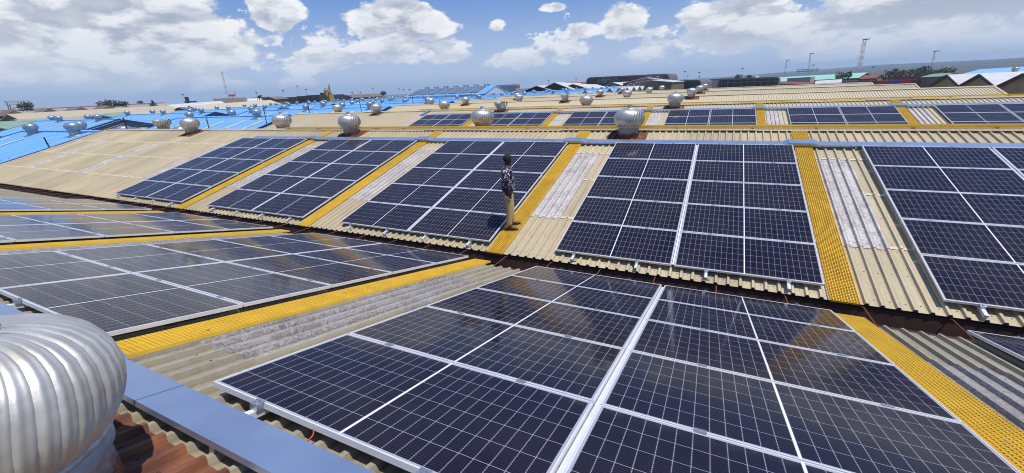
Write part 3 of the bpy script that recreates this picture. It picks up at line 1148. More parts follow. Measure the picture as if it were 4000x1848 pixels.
head_mid = head_mesh(32, 10)
cap_b = MB()
cap_b.lathe([(0.215, 0.0), (0.222, 0.012), (0.12, 0.030), (0.0, 0.036)], 24, cap=False)
capm = cap_b.mesh('top_cap', M_CAP, smooth=True)
sp_b = MB()
sp_b.lathe([(0.065, 0.0), (0.065, 0.09), (0.072, 0.09), (0.072, 0.10)], 12)
spinm = sp_b.mesh('spindle_cap', M_CAP)
nk = MB()
nk.lathe([(0.325, -0.12), (0.325, 0.30), (0.335, 0.305), (0.335, 0.325), (0.31, 0.33)], 28, cap=False)
neckm = nk.mesh('throat', M_NECK, smooth=True)
pl_len = 0.98
platem = sheet_mesh('base_plate', pl_len, M_RUST, nribs=6, lift=0.006)
skirt = MB()
skirt.lathe([(0.352, -0.012), (0.356, 0.012), (0.345, 0.03)], 40, cap=False)
skirtm = skirt.mesh('skirt_ring', M_CAP)


def ventilator(X, k, front, label, s=7.12, spindle=True, plate=True, hm=None, m_neck=None, group='turbine ventilators on the cream roofs', tilt=0.0, damaged=False):
    F = FB(k) if front else FA(k + 1)
    lx = X if front else -X
    base = F @ Vector((lx, s, 0))
    RMl = Matrix.Translation(base) @ Matrix.Rotation(R(random.uniform(0, 360)), 4, 'Z')
    root = thing('turbine_ventilator', label, 'ventilator', RMl, group)
    inv = RMl.inverted()
    if plate:
        xl = X0 * (1 if front else -1) + RIB_P * round((lx - 2.85 * RIB_P - X0 * (1 if front else -1)) / RIB_P)
        obj('base_plate', platem, root, inv @ F @ T(xl, 6.62, 0.014))
    obj('throat', neckm, root)
    if damaged:
        b = MB()
        for i in range(26):
            if random.random() < 0.22:
                continue
            blade_strip(b, i, 26, 7, 2, 0.35, 0.05)
        b.v = [(x, y, z if z < HH * 0.72 else HH * 0.72 + random.uniform(-0.06, 0.02)) for (x, y, z) in b.v]
        b.lathe([(0.30, 0.0), (0.30, 0.26)], 18)
        hd = b.build('ventilator_head', [M_CAP], root, T(0, 0, 0.325))
        return root
    hd = obj('ventilator_head', hm or head_mid, root, T(0, 0, 0.325) @ Matrix.Rotation(R(tilt), 4, 'X'))
    obj('top_cap', capm, hd, T(0, 0, HH * 0.97))
    obj('skirt_ring', skirtm, hd)
    if spindle:
        obj('spindle_cap', spinm, hd, T(0, 0, HH * 1.02))
    return root


# the big one at the lower left of the picture: every vane is a piece of its own
def near_ventilator():
    F = FA(0)
    X, s = 0.24, 7.12
    base = F @ Vector((-X, s, 0))
    RMl = Matrix.Translation(base + Vector((0, 0, -0.03))) @ Matrix.Rotation(R(20), 4, 'Z')
    root = thing('turbine_ventilator', 'big silver turbine ventilator in the near lower left corner', 'ventilator', RMl, 'turbine ventilators on the cream roofs')
    inv = RMl.inverted()
    obj('base_plate', sheet_mesh('base_plate', 1.05, M_RUST, nribs=6, lift=0.006), root, inv @ F @ T(-X0 + RIB_P * round((-0.80 + X0) / RIB_P), 6.575, 0.014))
    b = MB()
    b.lathe([(0.325, -0.12), (0.325, 0.20), (0.33, 0.21), (0.352, 0.235), (0.355, 0.325), (0.33, 0.33)], 64, cap=False)
    b.build('throat', M_NECK, root, smooth=True)
    b = MB()
    b.lathe([(head_r(t / 12) - 0.022, head_z(t / 12)) for t in range(13)], 40)
    hd = b.build('ventilator_head', [M_CAP], root, T(0, 0, 0.325), smooth=True)
    b = MB()
    blade_strip(b, 0, 46, 24, 14, 0.46, 0.013, 1.35, 0.0055)
    bm_ = b.mesh('vane', M_VANE_NEAR, smooth=True)
    for i in range(46):
        obj('vane', bm_, hd, Matrix.Rotation(2 * math.pi * i / 46 + random.uniform(-0.012, 0.012), 4, 'Z') @ T(0, 0, random.uniform(-0.003, 0.003)))
    b = MB()
    b.lathe([(0.285, -0.030), (0.290, -0.018), (0.284, -0.010), (0.16, 0.018), (0.15, 0.030), (0.0, 0.036)], 48, cap=False)
    cp = b.build('top_cap', M_CAP, hd, T(0, 0, HH * 0.955), smooth=True)
    b = MB()
    b.lathe([(0.0075, 0), (0.0075, 0.004), (0.0, 0.006)], 8, cap=False)
    rv = b.mesh('rivet', M_CAP)
    for i in range(18):
        a = 2 * math.pi * i / 18
        obj('rivet', rv, hd, T(0.262 * math.cos(a), 0.262 * math.sin(a), HH * 0.955 - 0.006))
    b = MB()
    b.lathe([(0.350, -0.014), (0.368, -0.010), (0.372, 0.008), (0.350, 0.022)], 64, cap=False)
    b.build('skirt_ring', M_CAP, hd, smooth=True)


near_ventilator()
VENTS = [
    (0.2, 0, True, 'biggest ventilator on the second ridge, rusty base plate above the middle array', dict()),
    (-11.95, 0, True, 'ventilator on the second ridge with its base plate above the array that mirrors it', dict()),
    (-24.25, 0, True, 'ventilator at the left of the second ridge, above the bare cream sheets', dict(spindle=False)),
    (-5.88, 0, False, 'ventilator just behind the yellow walkway of the second ridge, left of the biggest one', dict()),
    (-18.1, 0, False, 'ventilator just behind the second ridge beside the blue roof, with a stub on its crown', dict()),
    (-29.75, 0, False, 'broken ventilator without a crown at the left of the second ridge', dict(damaged=True)),
    (0.2, 1, True, 'ventilator with a rusty plate on the third ridge, right of the middle', dict()),
    (-12.05, 1, True, 'battered ventilator with a crumpled white crown on the third ridge', dict(damaged=True)),
    (-24.3, 1, True, 'ventilator with a rusty plate at the left of the third ridge', dict(spindle=False)),
    (-30.3, 1, False, 'ventilator standing behind the left end of the third ridge', dict(spindle=False)),
    (-18.0, 1, False, 'ventilator behind the third ridge where the sloping tray climbs', dict()),
    (-5.86, 1, False, 'ventilator with a stub standing plateless behind the third ridge, right of a battered one', dict()),
    (0.25, 2, True, 'ventilator with a rusty plate on the fourth ridge, nearest of the small row of three', dict(spindle=False)),
    (-12.07, 2, True, 'battered ventilator with a rusty plate on the fourth ridge', dict(damaged=True)),
    (-24.4, 2, True, 'ventilator with a rusty plate at the left of the fourth ridge', dict(spindle=False)),
    (-30.3, 2, False, 'ventilator behind the left end of the fourth ridge, by a thin bent pole', dict(spindle=False)),
    (-5.9, 2, False, 'ventilator behind the fourth ridge in front of the last blue gables', dict(spindle=False)),
    (-18.0, 2, False, 'ventilator behind the fourth ridge with another one right behind its crown', dict(spindle=False)),
    (0.3, 3, True, 'middle ventilator of the small row of three, on the fifth ridge', dict(spindle=False)),
    (-12.14, 3, True, 'ventilator with a rusty plate halfway along the fifth ridge', dict(spindle=False)),
    (-24.6, 3, True, 'ventilator near the left end of the fifth ridge, just behind another crown', dict(spindle=False)),
    (-5.9, 3, False, 'ventilator behind the fifth ridge, right of the middle', dict(spindle=False)),
    (0.35, 4, True, 'farthest ventilator of the small row of three, on the last cream ridge', dict(spindle=False)),
    (-12.28, 4, True, 'ventilator on the last cream ridge in front of the blue zigzag gables', dict(spindle=False)),
    (-7.9, 4, False, 'broken pale ventilator behind the last cream ridge', dict(damaged=True)),
    (-6.1, 4, False, 'pale round ventilator behind the last cream ridge in front of the brown clad warehouse', dict(spindle=False)),
]
for (X, k, front, lab, kw) in VENTS:
    ventilator(X, k, front, lab, **kw)

# ------------------------------------------------------------------ cables by the foreground array
F = FA(0)
b = MB()
pts = []
for i in range(13):
    t = i / 12
    pts.append(F @ Vector((-(0.90 + 0.02 * math.sin(t * 5) + 0.03 * t), 6.20 + 0.09 * t, 0.125 - 0.085 * t + 0.02 * math.sin(t * 3.1))))
b.tube(pts, 0.0042, 6)
tag(b.build('hanging_cable', M_CABR, smooth=True), 'red cable hanging from the near edge of the foreground array', 'cable')
b = MB()
pts = [F @ Vector((-(0.39 + 0.01 * i), 6.365 - 0.02 * i, 0.075 - 0.012 * i * (1 - 0.06 * i))) for i in range(7)]
b.tube(pts, 0.0035, 6)
tag(b.build('earth_wire', M_CABY, smooth=True), 'short yellow earth wire under the rail end of the foreground array', 'cable')

# ------------------------------------------------------------------ blue sheds to the left
def along(px, py, dist):
    """the point that far away (on plan) in the direction of a pixel of the photograph"""
    d = cam_dir(px, py)
    return CAM_LOC + d * (dist / math.hypot(d.x, d.y))


def onY(px, py, Y):
    d = cam_dir(px, py)
    return CAM_LOC + d * ((Y - CAM_LOC.y) / d.y)


BZ = -0.08
ORD = ['first', 'second', 'third', 'fourth', 'fifth', 'sixth', 'seventh', 'eighth', 'ninth', 'tenth', 'eleventh', 'twelfth', 'thirteenth', 'fourteenth', 'fifteenth']


def BF(k):
    return Matrix.Translation((0, 0, BZ - DZ * k)) @ FB(k)


def BA(k):
    return Matrix.Translation((0, 0, BZ - DZ * k)) @ FA(k)


strip = MB()
strip.box(-0.22, 0.22, 0, 2.3, 0.004, 0.014)
stripm = strip.mesh('skylight_strip', M_BLUE_SKY)


def blue_shed(k, xa, xb, label, right_gable=True, roofm=None, wallm=None, fasm=None, strips=True, group='blue roofed sheds'):
    roofm = roofm or M_BLUE
    wallm = wallm or M_GREYWALL
    fasm = fasm or M_BLUE_D
    RM = T((xa + xb) / 2, BAY * k + 7.5, GZ)
    inv = RM.inverted()
    root = thing('gabled_shed', label, 'shed', RM, group)
    f, a = BF(k), BA(k + 1)
    b = MB()
    n = max(1, int((xb - xa) / 0.9))
    prof = []
    for i in range(n):
        c = xa + (xb - xa) * i / n
        wv = (xb - xa) / n
        prof += [(c, 0), (c + wv * 0.80, 0), (c + wv * 0.86, 0.022), (c + wv * 0.94, 0.022)]
    prof.append((xb, 0))
    m = len(prof)
    for F_, sg in ((f, 1), (a, -1)):
        vs = [F_ @ Vector((sg * x, s, h)) for s in (0.0, 7.70) for (x, h) in prof]
        b.add(vs, [(i, i + 1, m + i + 1, m + i) for i in range(m - 1)])
    b.build('roof', roofm, root, inv)
    Y, z = BAY * k, BZ + DZ * k - DZ * k
    b = MB()
    b.add([(x, BAY * k + 7.5 + dy, BZ + ZR + dzz) for x in (xa - 0.1, xb + 0.1) for (dy, dzz) in ((-0.25, 0.0), (0, 0.075), (0.25, 0.0))], [(0, 1, 4, 3), (1, 2, 5, 4)])
    b.build('ridge_cap', roofm, root, inv)
    for x, sgn in ((xb, -1), (xa, 1)):
        b = MB()
        b.extrude([(x, Y + 0.05, GZ), (x, Y + 14.95, GZ), (x, Y + 14.95, BZ - 0.04), (x, Y + 7.5, BZ + ZR - 0.09), (x, Y + 0.05, BZ - 0.04)], (0.2 * sgn, 0, 0))
        b.build('gable_wall', wallm, root, inv)
        b = MB()
        for (F_, sg) in ((f, 1), (a, -1)):
            xx = sg * (x + 0.12 * -sgn)
            b.box(xx - 0.10, xx + 0.10, 0.0, 7.72, -0.26, 0.035, F_)
        b.build('fascia', fasm, root, inv)
    if strips:
        x = xb - 1.9
        i = 0
        while x > xa + 1:
            if random.random() < 0.86:
                obj('skylight_strip', stripm, root, inv @ f @ T(x, 3.95 + random.uniform(-0.15, 0.25), 0.020))
            x -= 3.45 if i % 3 else 3.0
            i += 1
    return root


L1 = [-50.0, -56.3, -66.0, -68.0, -68.5, -62.0, -62.0, -62.0, -62.0, -62.0, -62.0]
R1 = [-36.7, -36.7, -36.7, -36.7, -36.7, -32.0, -32.0, -32.0, -32.0, -32.0, -32.0]
R2 = [-72.5, -71.0, -75.0, -78.0, -80.0, -70.5, -72.0, -72.5, -74.0, -74.0, -74.0]
L2 = [-97.0, -97.0, -106.0, -116.0, -120.0, -126.0, -128.0, -130.0, -132.0, -132.0, -132.0]
for k in range(11):
    blue_shed(k, L1[k], R1[k], 'blue roofed shed beside the cream warehouse, %s row from the camera' % ORD[k])
    blue_shed(k, L2[k], R2[k], 'blue roofed shed beyond the gap, %s row from the camera, dark blue gable edge' % ORD[k], strips=k < 6)
for k in range(11, 15):
    blue_shed(k, -66.0, -32.0, 'white roofed shed with a brown gable, %s from the left of the zigzag' % ORD[k - 11],
              roofm=M_WHITE, wallm=M_BROWN2, fasm=M_WHITE, strips=False, group='white roofed sheds with zigzag gables')

# ventilators of the blue sheds: one light mesh each
vb = MB()
vb.lathe([(0.33, -0.15), (0.33, 0.30), (0.37, 0.33), (0.45, 0.50), (0.47, 0.60), (0.44, 0.72), (0.33, 0.83), (0.18, 0.87), (0, 0.875)], 14, cap=False)
vb.box(-0.55, 0.55, -0.52, 0.45, -0.005, 0.02, Matrix.Rotation(AL, 4, 'X'))
vent_far = vb.mesh('turbine_ventilator', M_BTURB, smooth=False)
for p in vent_far.polygons:
    p.use_smooth = len(p.vertices) == 4 and abs(p.normal.z) < 0.97
vent_far2 = vent_far.copy()


def far_vent(F_, lx, s, label, group):
    o = obj('turbine_ventilator', vent_far, None, Matrix.Translation(F_ @ Vector((lx, s, 0))) @ Matrix.Rotation(math.pi if F_[0][0] < 0 else 0, 4, 'Z') @ Matrix.Scale(random.uniform(0.96, 1.06), 4))
    tag(o, label, 'ventilator', group)


far_vent(BF(0), -45.9, 7.0, 'blue-grey ventilator at the far left of the first blue ridge', 'ventilators on the blue roofs')
far_vent(BF(0), -38.6, 7.0, 'blue-grey ventilator on the first blue ridge, nearer of the overlapping pair', 'ventilators on the blue roofs')
far_vent(BA(1), 41.2, 7.2, 'blue-grey ventilator on the first blue ridge, hidden half by its neighbour', 'ventilators on the blue roofs')
for (px, py, Y, lab) in ((481, 500, 10.6, 'blue-grey ventilator crown before the first dark blue gable, left one'),
                         (558, 502, 11.2, 'blue-grey ventilator crown before the first dark blue gable, right one'),
                         (702, 502, 10.8, 'blue-grey ventilator half hidden behind the leftmost cream roof ventilator')):
    p = onY(px, py, Y)
    s_ = (15 - Y) / CA
    far_vent(BA(1), -p.x, s_, lab, 'ventilators on the blue roofs')
for k in range(1, 11):
    g = 'ventilators on the %s blue ridge' % ORD[k]
    for part, xa, xb in (('near', L1[k], R1[k]), ('far', L2[k], R2[k])):
        x = xb - 2.2 - (k * 1.7) % 3
        i = 0
        while x > xa + 1.5:
            lab = '%s ventilator from the right on the %s part of the %s blue ridge' % (ORD[i], part, ORD[k])
            if i % 2 == 0:
                far_vent(BF(k), x, 7.05, lab, g)
            else:
                far_vent(BA(k + 1), -x, 7.1, lab, g)
            x -= 6.1 + random.uniform(-0.5, 0.5)
            i += 1
for k in range(11, 15):
    far_vent(BF(k), -37.0, 7.0, 'small ventilator on the %s white zigzag ridge' % ORD[k - 11], 'ventilators on the white zigzag ridges')

# ------------------------------------------------------------------ boundary fence: leaning posts, wires, razor coil
FX = -36.0
POSTS = [(4.45, 0.75, 1.12, 0.35), (8.75, 1.62, 1.15, 0.1), (14.3, 0.35, 1.9, 0.05), (19.5, 0.6, 2.25, -0.12), (20.4, 0.55, 1.5, -0.10), (24.5, 1.35, 1.7, 0.0), (33.5, 0.6, 1.9, 0.0), (41.7, 1.0, 2.1, -0.05), (48.0, 0.6, 1.8, 0.0), (56.5, 0.6, 2.0, 0.0)]
for i, (y, z, h, lean) in enumerate(POSTS):
    RM = T(FX, y, z)
    tops = Vector((0.06, -lean * 0.35, h))
    root = thing('fence_post', ['leaning dark fence post in front of the blue roof at the far left', 'dark fence post above the second ridge before the first gable',
                                'dark fence post with a razor coil at the left of the second ridge', 'tall dark post beside the blue roof, left of a ventilator',
                                'leaning dark post in front of a blue roof ventilator', 'thin dark post at the left end of the third ridge',
                                'dark post on the boundary behind the third ridge', 'dark post at the left end of the fourth ridge', 'dark post on the boundary behind the fourth ridge',
                                'farthest dark post on the boundary'][i], 'fence post', RM, 'posts of the boundary fence')
    b = MB()
    b.tube([(0, 0, -1.5), (0, 0, 0.0), tops], 0.032, 6)
    b.build('post', M_POLE, root)
    b = MB()
    for j in range(6):
        c = tops * (0.25 + 0.13 * j)
        b.lathe([(0.05, -0.03), (0.055, 0.0), (0.05, 0.03)], 8, T(c.x, c.y, c.z))
    b.build('insulator', M_POLE, root)
for j in range(3):
    b = MB()
    pts = []
    for i, (y, z, h, lean) in enumerate(POSTS[:6]):
        tt = 0.40 + 0.24 * j
        pts.append((FX + 0.06 * tt, y - lean * 0.35 * tt, z + h * tt))
        if i < 5:
            y2, z2, h2, l2 = POSTS[i + 1]
            pts.append((FX, (y + y2) / 2, (z + h * tt + z2 + h2 * tt) / 2 - 0.12))
    b.tube(pts, 0.006, 4)
    tag(b.build('fence_wire', M_WIRE), ['lowest', 'middle', 'topmost'][j] + ' thin wire strung between the boundary posts', 'wire', 'wires of the boundary fence')


def coil(y0, y1, z, r, label):
    b = MB()
    n = int((y1 - y0) * 26)
    pts = []
    for i in range(n):
        t = i / n
        a = t * (y1 - y0) / 0.42 * 2 * math.pi
        pts.append((FX - 0.3 + r * math.cos(a), y0 + (y1 - y0) * t, z + r * math.sin(a)))
    b.tube(pts, 0.008, 4)
    tag(b.build('razor_coil', M_WIRE), label, 'razor wire', 'razor wire coils on the boundary')


coil(1.2, 4.3, 0.66, 0.20, 'razor wire coil at the left edge above a dark wall')
coil(12.0, 17.5, 0.75, 0.26, 'razor wire coil seen over the second ridge')
b = MB()
b.box(-36.6, -36.2, -10, 3.3, GZ, 0.36)
b.box(-36.7, -36.1, -10, 3.3, 0.36, 0.44)
tag(b.build('boundary_wall', M_FASCIA), 'dark boundary wall under the razor coil at the left edge', 'wall')
b = MB()
for x in (-29.4,):
    pass
root = thing('bent_pole', 'thin bent dark pole with a cross arm before a ventilator on the fourth ridge', 'pole', T(-26.9, 22.7, ZR))
b = MB()
b.tube([(0, 0, 0.02), (-0.02, 0, 0.7), (-0.06, 0, 1.25)], 0.03, 6)
b.build('post', M_POLE, root)
b = MB()
b.tube([(0, 0, 0.05), (1.2, -0.2, 0.06), (2.0, -0.2, 0.05)], 0.03, 6)
b.build('conduit', M_WHITE, root)


# ------------------------------------------------------------------ far buildings
def far_shed(label, p, q, hw, drop, roofm, wallm, group=None, cap=None, fasc=None, name='far_shed', extra=None, open_end=None, overhang=0.4):
    """gabled shed whose ridge runs from p to q"""
    p, q = Vector(p), Vector(q)
    d = (q - p)
    d.z = 0
    L = d.length
    d.normalize()
    n = Vector((-d.y, d.x, 0))
    mid = (p + q) / 2
    RM = T(mid.x, mid.y, GZ)
    inv = RM.inverted()
    root = thing(name, label, 'building', RM, group)
    th_ = 0.18
    for sgn, nm in ((1, 'roof'), (-1, 'roof')):
        b = MB()
        e = n * sgn * (hw + overhang)
        dz_ = Vector((0, 0, -drop * (hw + overhang) / hw))
        a0, a1 = p - d * overhang, q + d * overhang
        pts = [a0, a1, a1 + e + dz_, a0 + e + dz_]
        up = Vector((0, 0, th_))
        b.add(pts + [v + up for v in pts], [(0, 1, 2, 3), (4, 5, 6, 7), (0, 1, 5, 4), (1, 2, 6, 5), (2, 3, 7, 6), (3, 0, 4, 7)])
        b.build(nm, roofm, root, inv)
    for a in (p, q):
        b = MB()
        pl = [a - Vector((0, 0, 0.02)), a + n * hw - Vector((0, 0, drop + 0.02)), Vector((a.x + n.x * hw, a.y + n.y * hw, GZ)),
              Vector((a.x - n.x * hw, a.y - n.y * hw, GZ)), a - n * hw - Vector((0, 0, drop + 0.02))]
        s_ = 1 if (a - mid).dot(d) < 0 else -1
        b.extrude(pl, d * s_ * 0.3)
        b.build('gable_wall', M_DARK if open_end == (0 if a is p else 1) else wallm, root, inv)  # an open end gets a near-black wall painted as its shaded interior
    for sgn in (1, -1):
        b = MB()
        a0 = p + n * hw * sgn
        a1 = q + n * hw * sgn
        b.extrude([Vector((a0.x, a0.y, GZ)), Vector((a1.x, a1.y, GZ)), Vector((a1.x, a1.y, q.z - drop - 0.02)), Vector((a0.x, a0.y, p.z - drop - 0.02))], n * -sgn * 0.3)
        b.build('side_wall', wallm, root, inv)
    if cap:
        b = MB()
        b.extrude([p + n * 0.9 + Vector((0, 0, 0.05)), p + Vector((0, 0, 0.35)), p - n * 0.9 + Vector((0, 0, 0.05))], q - p)
        b.build('ridge_cap', cap, root, inv)
    return root, inv, p, q, d, n


def box_at(b, c, hx, hy, z0, z1, rot=0.0):
    M = Matrix.Translation((c[0], c[1], 0)) @ Matrix.Rotation(rot, 4, 'Z')
    b.box(-hx, hx, -hy, hy, z0, z1, M)


far_shed('pale green roofed shed at the left edge beyond the blue roofs', along(-80, 482, 118), along(230, 469, 128), 10, 3.0, M_GREENROOF, M_GREYWALL)
far_shed('small pale green roof between ventilators and the cream long shed', along(385, 449, 138), along(470, 440, 146), 7, 2.2, M_GREENROOF, M_GREYWALL)
far_shed('weathered grey roof low behind the green one', along(60, 470, 150), along(420, 452, 160), 9, 2.3, M_GREYROOF, M_BROWN2)
far_shed('long cream roofed shed across the far left', along(35, 448, 190), along(655, 414, 205), 10, 2.4, M_CREAM_FAR, M_BROWN2)
sh = far_shed('long grey roofed shed with a red ridge and small brown gablets', along(-60, 438, 250), along(640, 403, 262), 13, 3.0, M_GREYROOF, M_BROWN2, cap=M_REDROOF)
for i, px in enumerate((55, 195, 318, 428)):
    c = along(px, 441 - 0.0525 * px, 236)
    b = MB()
    b.extrude([c + Vector((0, -3.2, -1.2)), c + Vector((0, 0, 0.7)), c + Vector((0, 3.2, -1.2))], Vector((-9, 0, 0)))
    b.build('gablet', M_BROWN2, sh[0], sh[1])
far_shed('white roofed shed left of the centre skyline', along(655, 411, 245), along(860, 396, 250), 11, 2.6, M_WHITE, M_BROWN2)
far_shed('cream roofed shed right of the long cream one', along(742, 415, 200), along(1052, 392, 214), 9, 2.2, M_CREAM_FAR, M_BROWN2)
far_shed('brown dark gabled shed in front of the cream one', along(700, 421, 196), along(735, 419, 198), 5, 1.7, M_BROWN2, M_FASCIA)

b = MB()
c = along(905, 400, 300)
box_at(b, c, 5, 9, GZ, along(905, 383, 300).z, 0.6)
tag(b.build('concrete_block', M_CONC), 'pale windowless concrete block under the left lattice mast', 'building')
far_shed('low white roofed house beside the pale concrete block', along(945, 388, 310), along(1015, 384, 312), 6, 2.0, M_WHITE, M_BROWN2)
far_shed('dark roofed house left of the light poles', along(985, 383, 330), along(1045, 379, 332), 6, 2.0, M_CHAR, M_BROWN2)
far_shed('small brown hut left of the long dark building', along(1052, 380, 258), along(1098, 378, 262), 4.5, 1.2, M_BROWN2, M_BROWN2)
RM = T(*along(1220, 400, 270).to_2d(), GZ)
root = thing('dark_building', 'long dark low building with a raised block on its roof', 'building', RM)
for (pa, pb, ya, yb, m) in ((1104, 1245, 381, 374, M_FASCIA), (1245, 1345, 372, 368, M_CHAR)):
    a, c = along(pa, ya, 262), along(pb, yb, 282)
    d = (c - a)
    b = MB()
    b.extrude([Vector((a.x, a.y, GZ)), Vector((c.x, c.y, GZ)), c, a], Vector((-d.y, d.x, 0)).normalized() * 14)
    b.build('wall', m, root, RM.inverted())
for (px, py, hw_, h_) in ((1232, 371, 4, 2.2), (1272, 362, 1.4, 3.0)):
    c = along(px, py, 275)
    b = MB()
    box_at(b, (c.x, c.y), hw_, 3, c.z - h_ - 1.6, c.z)
    b.build('roof_block', M_CHAR, root, RM.inverted())
# ochre drilling machine
c = along(1290, 378, 268)
RM = T(c.x, c.y, c.z - 4)
root = thing('drilling_machine', 'ochre drilling machine with a leaning mast on the skyline', 'machine', RM)
b = MB()
b.tube([(0, 0, 0), (0.2, 0.4, 6.6), (0.3, 0.5, 10.8)], [0.55, 0.4, 0.3], 6)
b.tube([(-1.5, -1.0, 2), (-0.5, -0.4, 7.5), (0.2, 0.4, 9.8)], [0.35, 0.25, 0.2], 6)
b.build('mast', M_CRANE, root)
b = MB()
b.box(-2.6, 1.6, -2.0, 1.2, 0.5, 4.8)
b.box(-2.3, -0.8, -1.8, 0.2, 4.8, 7.6)
b.build('body', M_CRANE, root)
b = MB()
for i in range(6):
    b.bar((-1.9 + 0.1 * i, -1.2, 4.6 + 0.7 * i), (0.2, 0.4, 5.0 + 0.7 * i), 0.14)
b.build('bracing', M_FASCIA, root)
far_shed('long low brown roof on the skyline right of the drilling machine', along(1352, 372, 330), along(1470, 366, 345), 9, 2.0, M_BROWN2, M_BROWN2)

# the taller blue hall that carries solar panels
Yh = 120.0
a, c = onY(1672, 351.5, Yh), onY(1937, 333.5, Yh)
zr = (a.z + c.z) / 2 + 0.05
p_, q_ = Vector((a.x - 4, Yh, zr)), Vector((c.x, Yh, zr))
root, inv, p, q, d, n = far_shed('tall pale blue hall carrying solar panels on the skyline', p_, q_, 8.5, 2.35, M_BLUE, M_WHITE, overhang=0.15)
sl = math.atan2(2.35, 8.5)
pm = MB()
pm.box(-1.6, 1.6, 0.9, 7.6, 0.10, 0.16)
pmm = pm.mesh('solar_array', [mat('distant_solar_glass', (0.17, 0.17, 0.19), (0.13, 0.13, 0.15), 0.4, rough=0.25)])
nn = int((q.x - p.x) / 4.1)
for i in range(nn):
    x = p.x + 2.4 + i * (q.x - p.x - 3) / nn
    M = T(x, Yh, zr + 0.18) @ Matrix.Rotation(sl, 4, 'X') @ T(0, -8.4, 0)
    o = obj('solar_array', pmm, None, M)
    tag(o, '%s distant grey solar array from the left on the tall pale blue hall' % ORD[i], 'solar array', 'solar arrays on the pale blue hall')
    o = obj('turbine_ventilator', vent_far, None, T(x + 1.9, Yh, zr + 0.1) @ Matrix.Scale(0.9, 4))
    tag(o, '%s tiny ventilator from the left behind the ridge of the pale blue hall' % ORD[i], 'ventilator', 'ventilators on the pale blue hall')
    o = obj('turbine_ventilator', vent_far, None, T(x + 0.4, Yh + 0.5, zr + 0.1) @ Matrix.Scale(0.9, 4))
    tag(o, '%s tiny ventilator from the left on the front of the pale blue hall’s ridge' % ORD[i], 'ventilator', 'ventilators on the pale blue hall')
# small frame block behind it
c = along(1965, 330, 190)
b = MB()
box_at(b, (c.x, c.y), 7, 2, GZ, c.z - 0.7)
box_at(b, (c.x, c.y), 7.4, 2.4, c.z - 0.6, c.z - 0.2)
tag(b.build('flat_roofed_house', M_GREYROOF), 'small grey flat roofed house behind the end of the pale blue hall', 'building')

far_shed('white roofed shed with a dark open gable, left of two', along(2096, 336.5, 185), along(2150, 334, 225), 6.2, 1.9, M_WHITE, M_BROWN2, open_end=0)
far_shed('white roofed shed with a tall dark open gable, right of two', along(2166, 323.5, 185), along(2262, 325, 235), 7.6, 3.0, M_WHITE, M_BROWN2, open_end=0)
far_shed('low white roof beside the dark open gables', along(2238, 329, 190), along(2330, 331, 230), 6, 1.8, M_WHITE, M_BROWN2, open_end=0)
far_shed('rusty red roof below the big dark hall', along(2215, 320.5, 300), along(2400, 322, 310), 13, 1.6, M_REDROOF, M_BROWN2)
far_shed('low white roof in front of the big dark hall', along(2395, 324, 250), along(2475, 319, 265), 6, 1.5, M_WHITE, M_BROWN2)
far_shed('wide brown clad warehouse with white roof edges and a broad gable', along(2523, 304.5, 242), along(2560, 305, 300), 11.5, 2.1, M_WHITE, M_BROWN2)
far_shed('brown clad warehouse with a lower gable in front of the wide one', along(2540, 314, 226), along(2600, 312, 262), 10, 1.3, M_WHITE, M_BROWN2)


# the big rounded hall (railway terminal): shell, glazing band with a red and white frieze
def mural_mat():
    m, t, b = principled('red_and_white_frieze')
    co = t.node('ShaderNodeTexCoord').outputs['Object']
    x, y, z = t.sep(co)
    v = t.comb(t.m('ADD', x, t.m('MULTIPLY', z, 0.5)), 0.0, z)
    n1 = t.noise(t.v('MULTIPLY', v, (1.2, 1, 0.9)), 1.0, 5, 0.7)
    red = t.mapr(t.m('ABSOLUTE', t.m('SUBTRACT', x, 2.0)), 5.0, 12.0, 1.0, 0.0)
    wht = t.mix(red, (0.45, 0.45, 0.46), (0.34, 0.035, 0.04))
    c = t.mix(t.mapr(n1, 0.50, 0.56), (0.012, 0.012, 0.015), wht)
    t.put(b.inputs['Base Color'], c)
    b.inputs['Roughness'].default_value = 0.35
    return m


